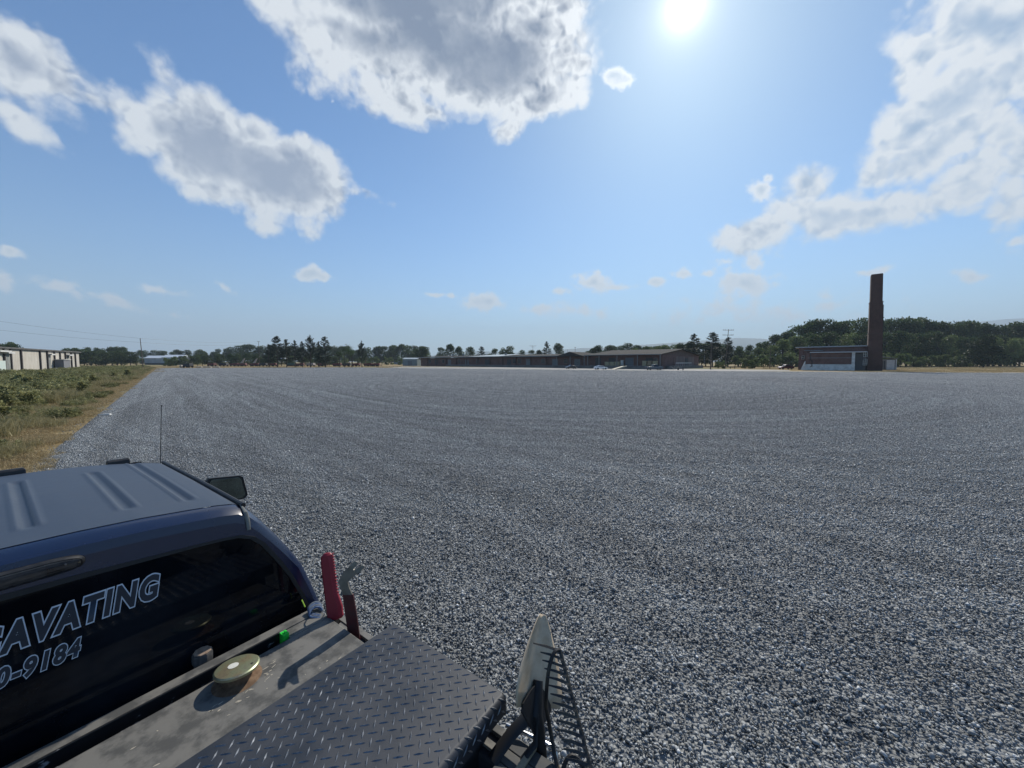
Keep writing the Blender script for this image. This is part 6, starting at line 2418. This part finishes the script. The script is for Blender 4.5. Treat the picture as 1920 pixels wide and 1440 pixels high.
spread([(1390, 652), (1410, 643), (1430, 636), (1450, 628), (1470, 620), (1490, 609), (1520, 600), (1560, 598), (1595, 599), (1625, 596)], 232, 250, 15, 'tall dark tree of the wood rising towards the chimney from the left', 'tall wood left of the chimney', wide=0.85, hj=5)
spread([(1380, 655), (1420, 650), (1460, 640), (1500, 625), (1560, 622), (1625, 622)], 205, 220, 18, 'mid height green tree in front of the tall wood left of the chimney', 'mid height trees left of the chimney', kinds=('bright', 'broad', 'broad'), wide=0.9, hj=6)
spread([(1640, 597), (1670, 594), (1700, 592), (1735, 596), (1760, 604), (1790, 603), (1805, 597), (1830, 604), (1870, 606), (1900, 603), (1990, 603)], 236, 256, 15, 'tall dark tree of the wood right of the chimney', 'tall wood right of the chimney', wide=0.85, hj=5)
spread([(1640, 620), (1700, 618), (1760, 622), (1800, 625), (1870, 628), (1960, 625)], 212, 226, 19, 'mid height green tree in front of the tall wood right of the chimney', 'mid height trees right of the chimney', kinds=('bright', 'broad', 'broad'), wide=0.9, hj=7)
spread([(1380, 667), (1440, 666), (1500, 664), (1620, 660)], 196, 204, 15, 'low green shrub at the wood edge left of the boiler house', 'shrubs left of the boiler house', kinds=('shrub',), wide=1.2, cat='shrub', hj=5)
spread([(1652, 662), (1700, 664), (1760, 666), (1830, 662)], 190, 200, 12, 'pale green shrub in the hedge right of the garage', 'hedge right of the garage', kinds=('shrub',), wide=1.1, cat='shrub', hj=6)
tree(1843, 629, 184, 'round', 1, 'big dark rounded tree reaching the ground at the right edge of the hedge', None, 'tree', 0.98)
spread([(1880, 632), (1910, 630), (1960, 632)], 205, 225, 16, 'green tree behind the right side of the big rounded tree', 'trees right of the big rounded tree', kinds=('bright',), wide=0.9, hj=4)
for px, yt_, w, lb in ((1346, 677, 1.0, 'small grey green bush left of the crossarm pole foot'), (1355, 676, 1.0, 'small grey green bush at the crossarm pole foot'), (1397, 672, 1.3, 'wide olive bush left of the short wooden pole'), (1415, 671, 1.2, 'olive bush middle of three near the short pole'), (1432, 671, 1.2, 'olive bush touching the short wooden pole')):
    tree(px, yt_, 156, 'shrub', int(px) % 4, lb, None, 'bush', w)
# tree tops over the long shed's roof
tree(24, 641, 175, 'broad', 3, 'small tree crown showing over the long shed roof', None, 'tree', 1.0)
tree(8, 644, 190, 'broad', 4, 'tip of a tree just over the left end of the shed roof', None, 'tree', 1.0)

# single taller weeds on the verge
rgw = np.random.default_rng(55)
(Vw, Fw_, Tw), Cw = crown_broad(900, wide=0.40, base=0.05, lobes=12, n=700, leaf=0.10)
wd0 = npmesh('weed', Vw, Fw_, grn_m, {'tone': Tw})
wspots = [(-22.6, 16.8, 1.1), (-24.5, 15.5, 1.0), (-20.2, 12.5, 0.8), (-18.5, 12.2, 0.6), (-29.5, 22.5, 1.4), (-33.5, 24, 1.5), (-27, 19.2, 1.2), (-43, 34, 1.5), (-50, 39, 1.6), (-56, 46, 1.6), (-48, 44, 1.3), (-66, 66, 1.5), (-28.5, 21.0, 1.0), (-21.2, 15.2, 0.6), (-31, 25, 0.9), (-37, 33, 1.1), (-46, 40, 1.2), (-52, 47, 1.2), (-40, 27, 1.2), (-60, 58, 1.2), (-26, 17.5, 0.9), (-35, 25.5, 1.0)]
for i, (x, y, h_) in enumerate(wspots):
    o = wd0 if i == 0 else wd0.copy()
    if i: COL.objects.link(o)
    o.location = (x, y, 0)
    o.scale = (h_, h_, h_)
    o.rotation_euler = (0, 0, i * 1.3)
    tag(o, 'bushy weed plant standing above the rest of the verge', 'weed plant', 'taller weed plants on the verge')

# ------------------------------------------------------------------ the air
hz = MB()
hz.box((-8800, -1500, -1.0), (8800, 8300, 720))
hm = bpy.data.materials.new('haze')
hm.use_nodes = True
hm.node_tree.nodes.clear()
pv = hm.node_tree.nodes.new('ShaderNodeVolumePrincipled')
pv.inputs['Color'].default_value = (0.70, 0.85, 1.0, 1)
pv.inputs['Density'].default_value = 0.00016
pv.inputs['Anisotropy'].default_value = 0.1
om = hm.node_tree.nodes.new('ShaderNodeOutputMaterial')
hm.node_tree.links.new(pv.outputs[0], om.inputs['Volume'])
hzo = hz.build('haze', hm)
tag(hzo, kind='stuff')
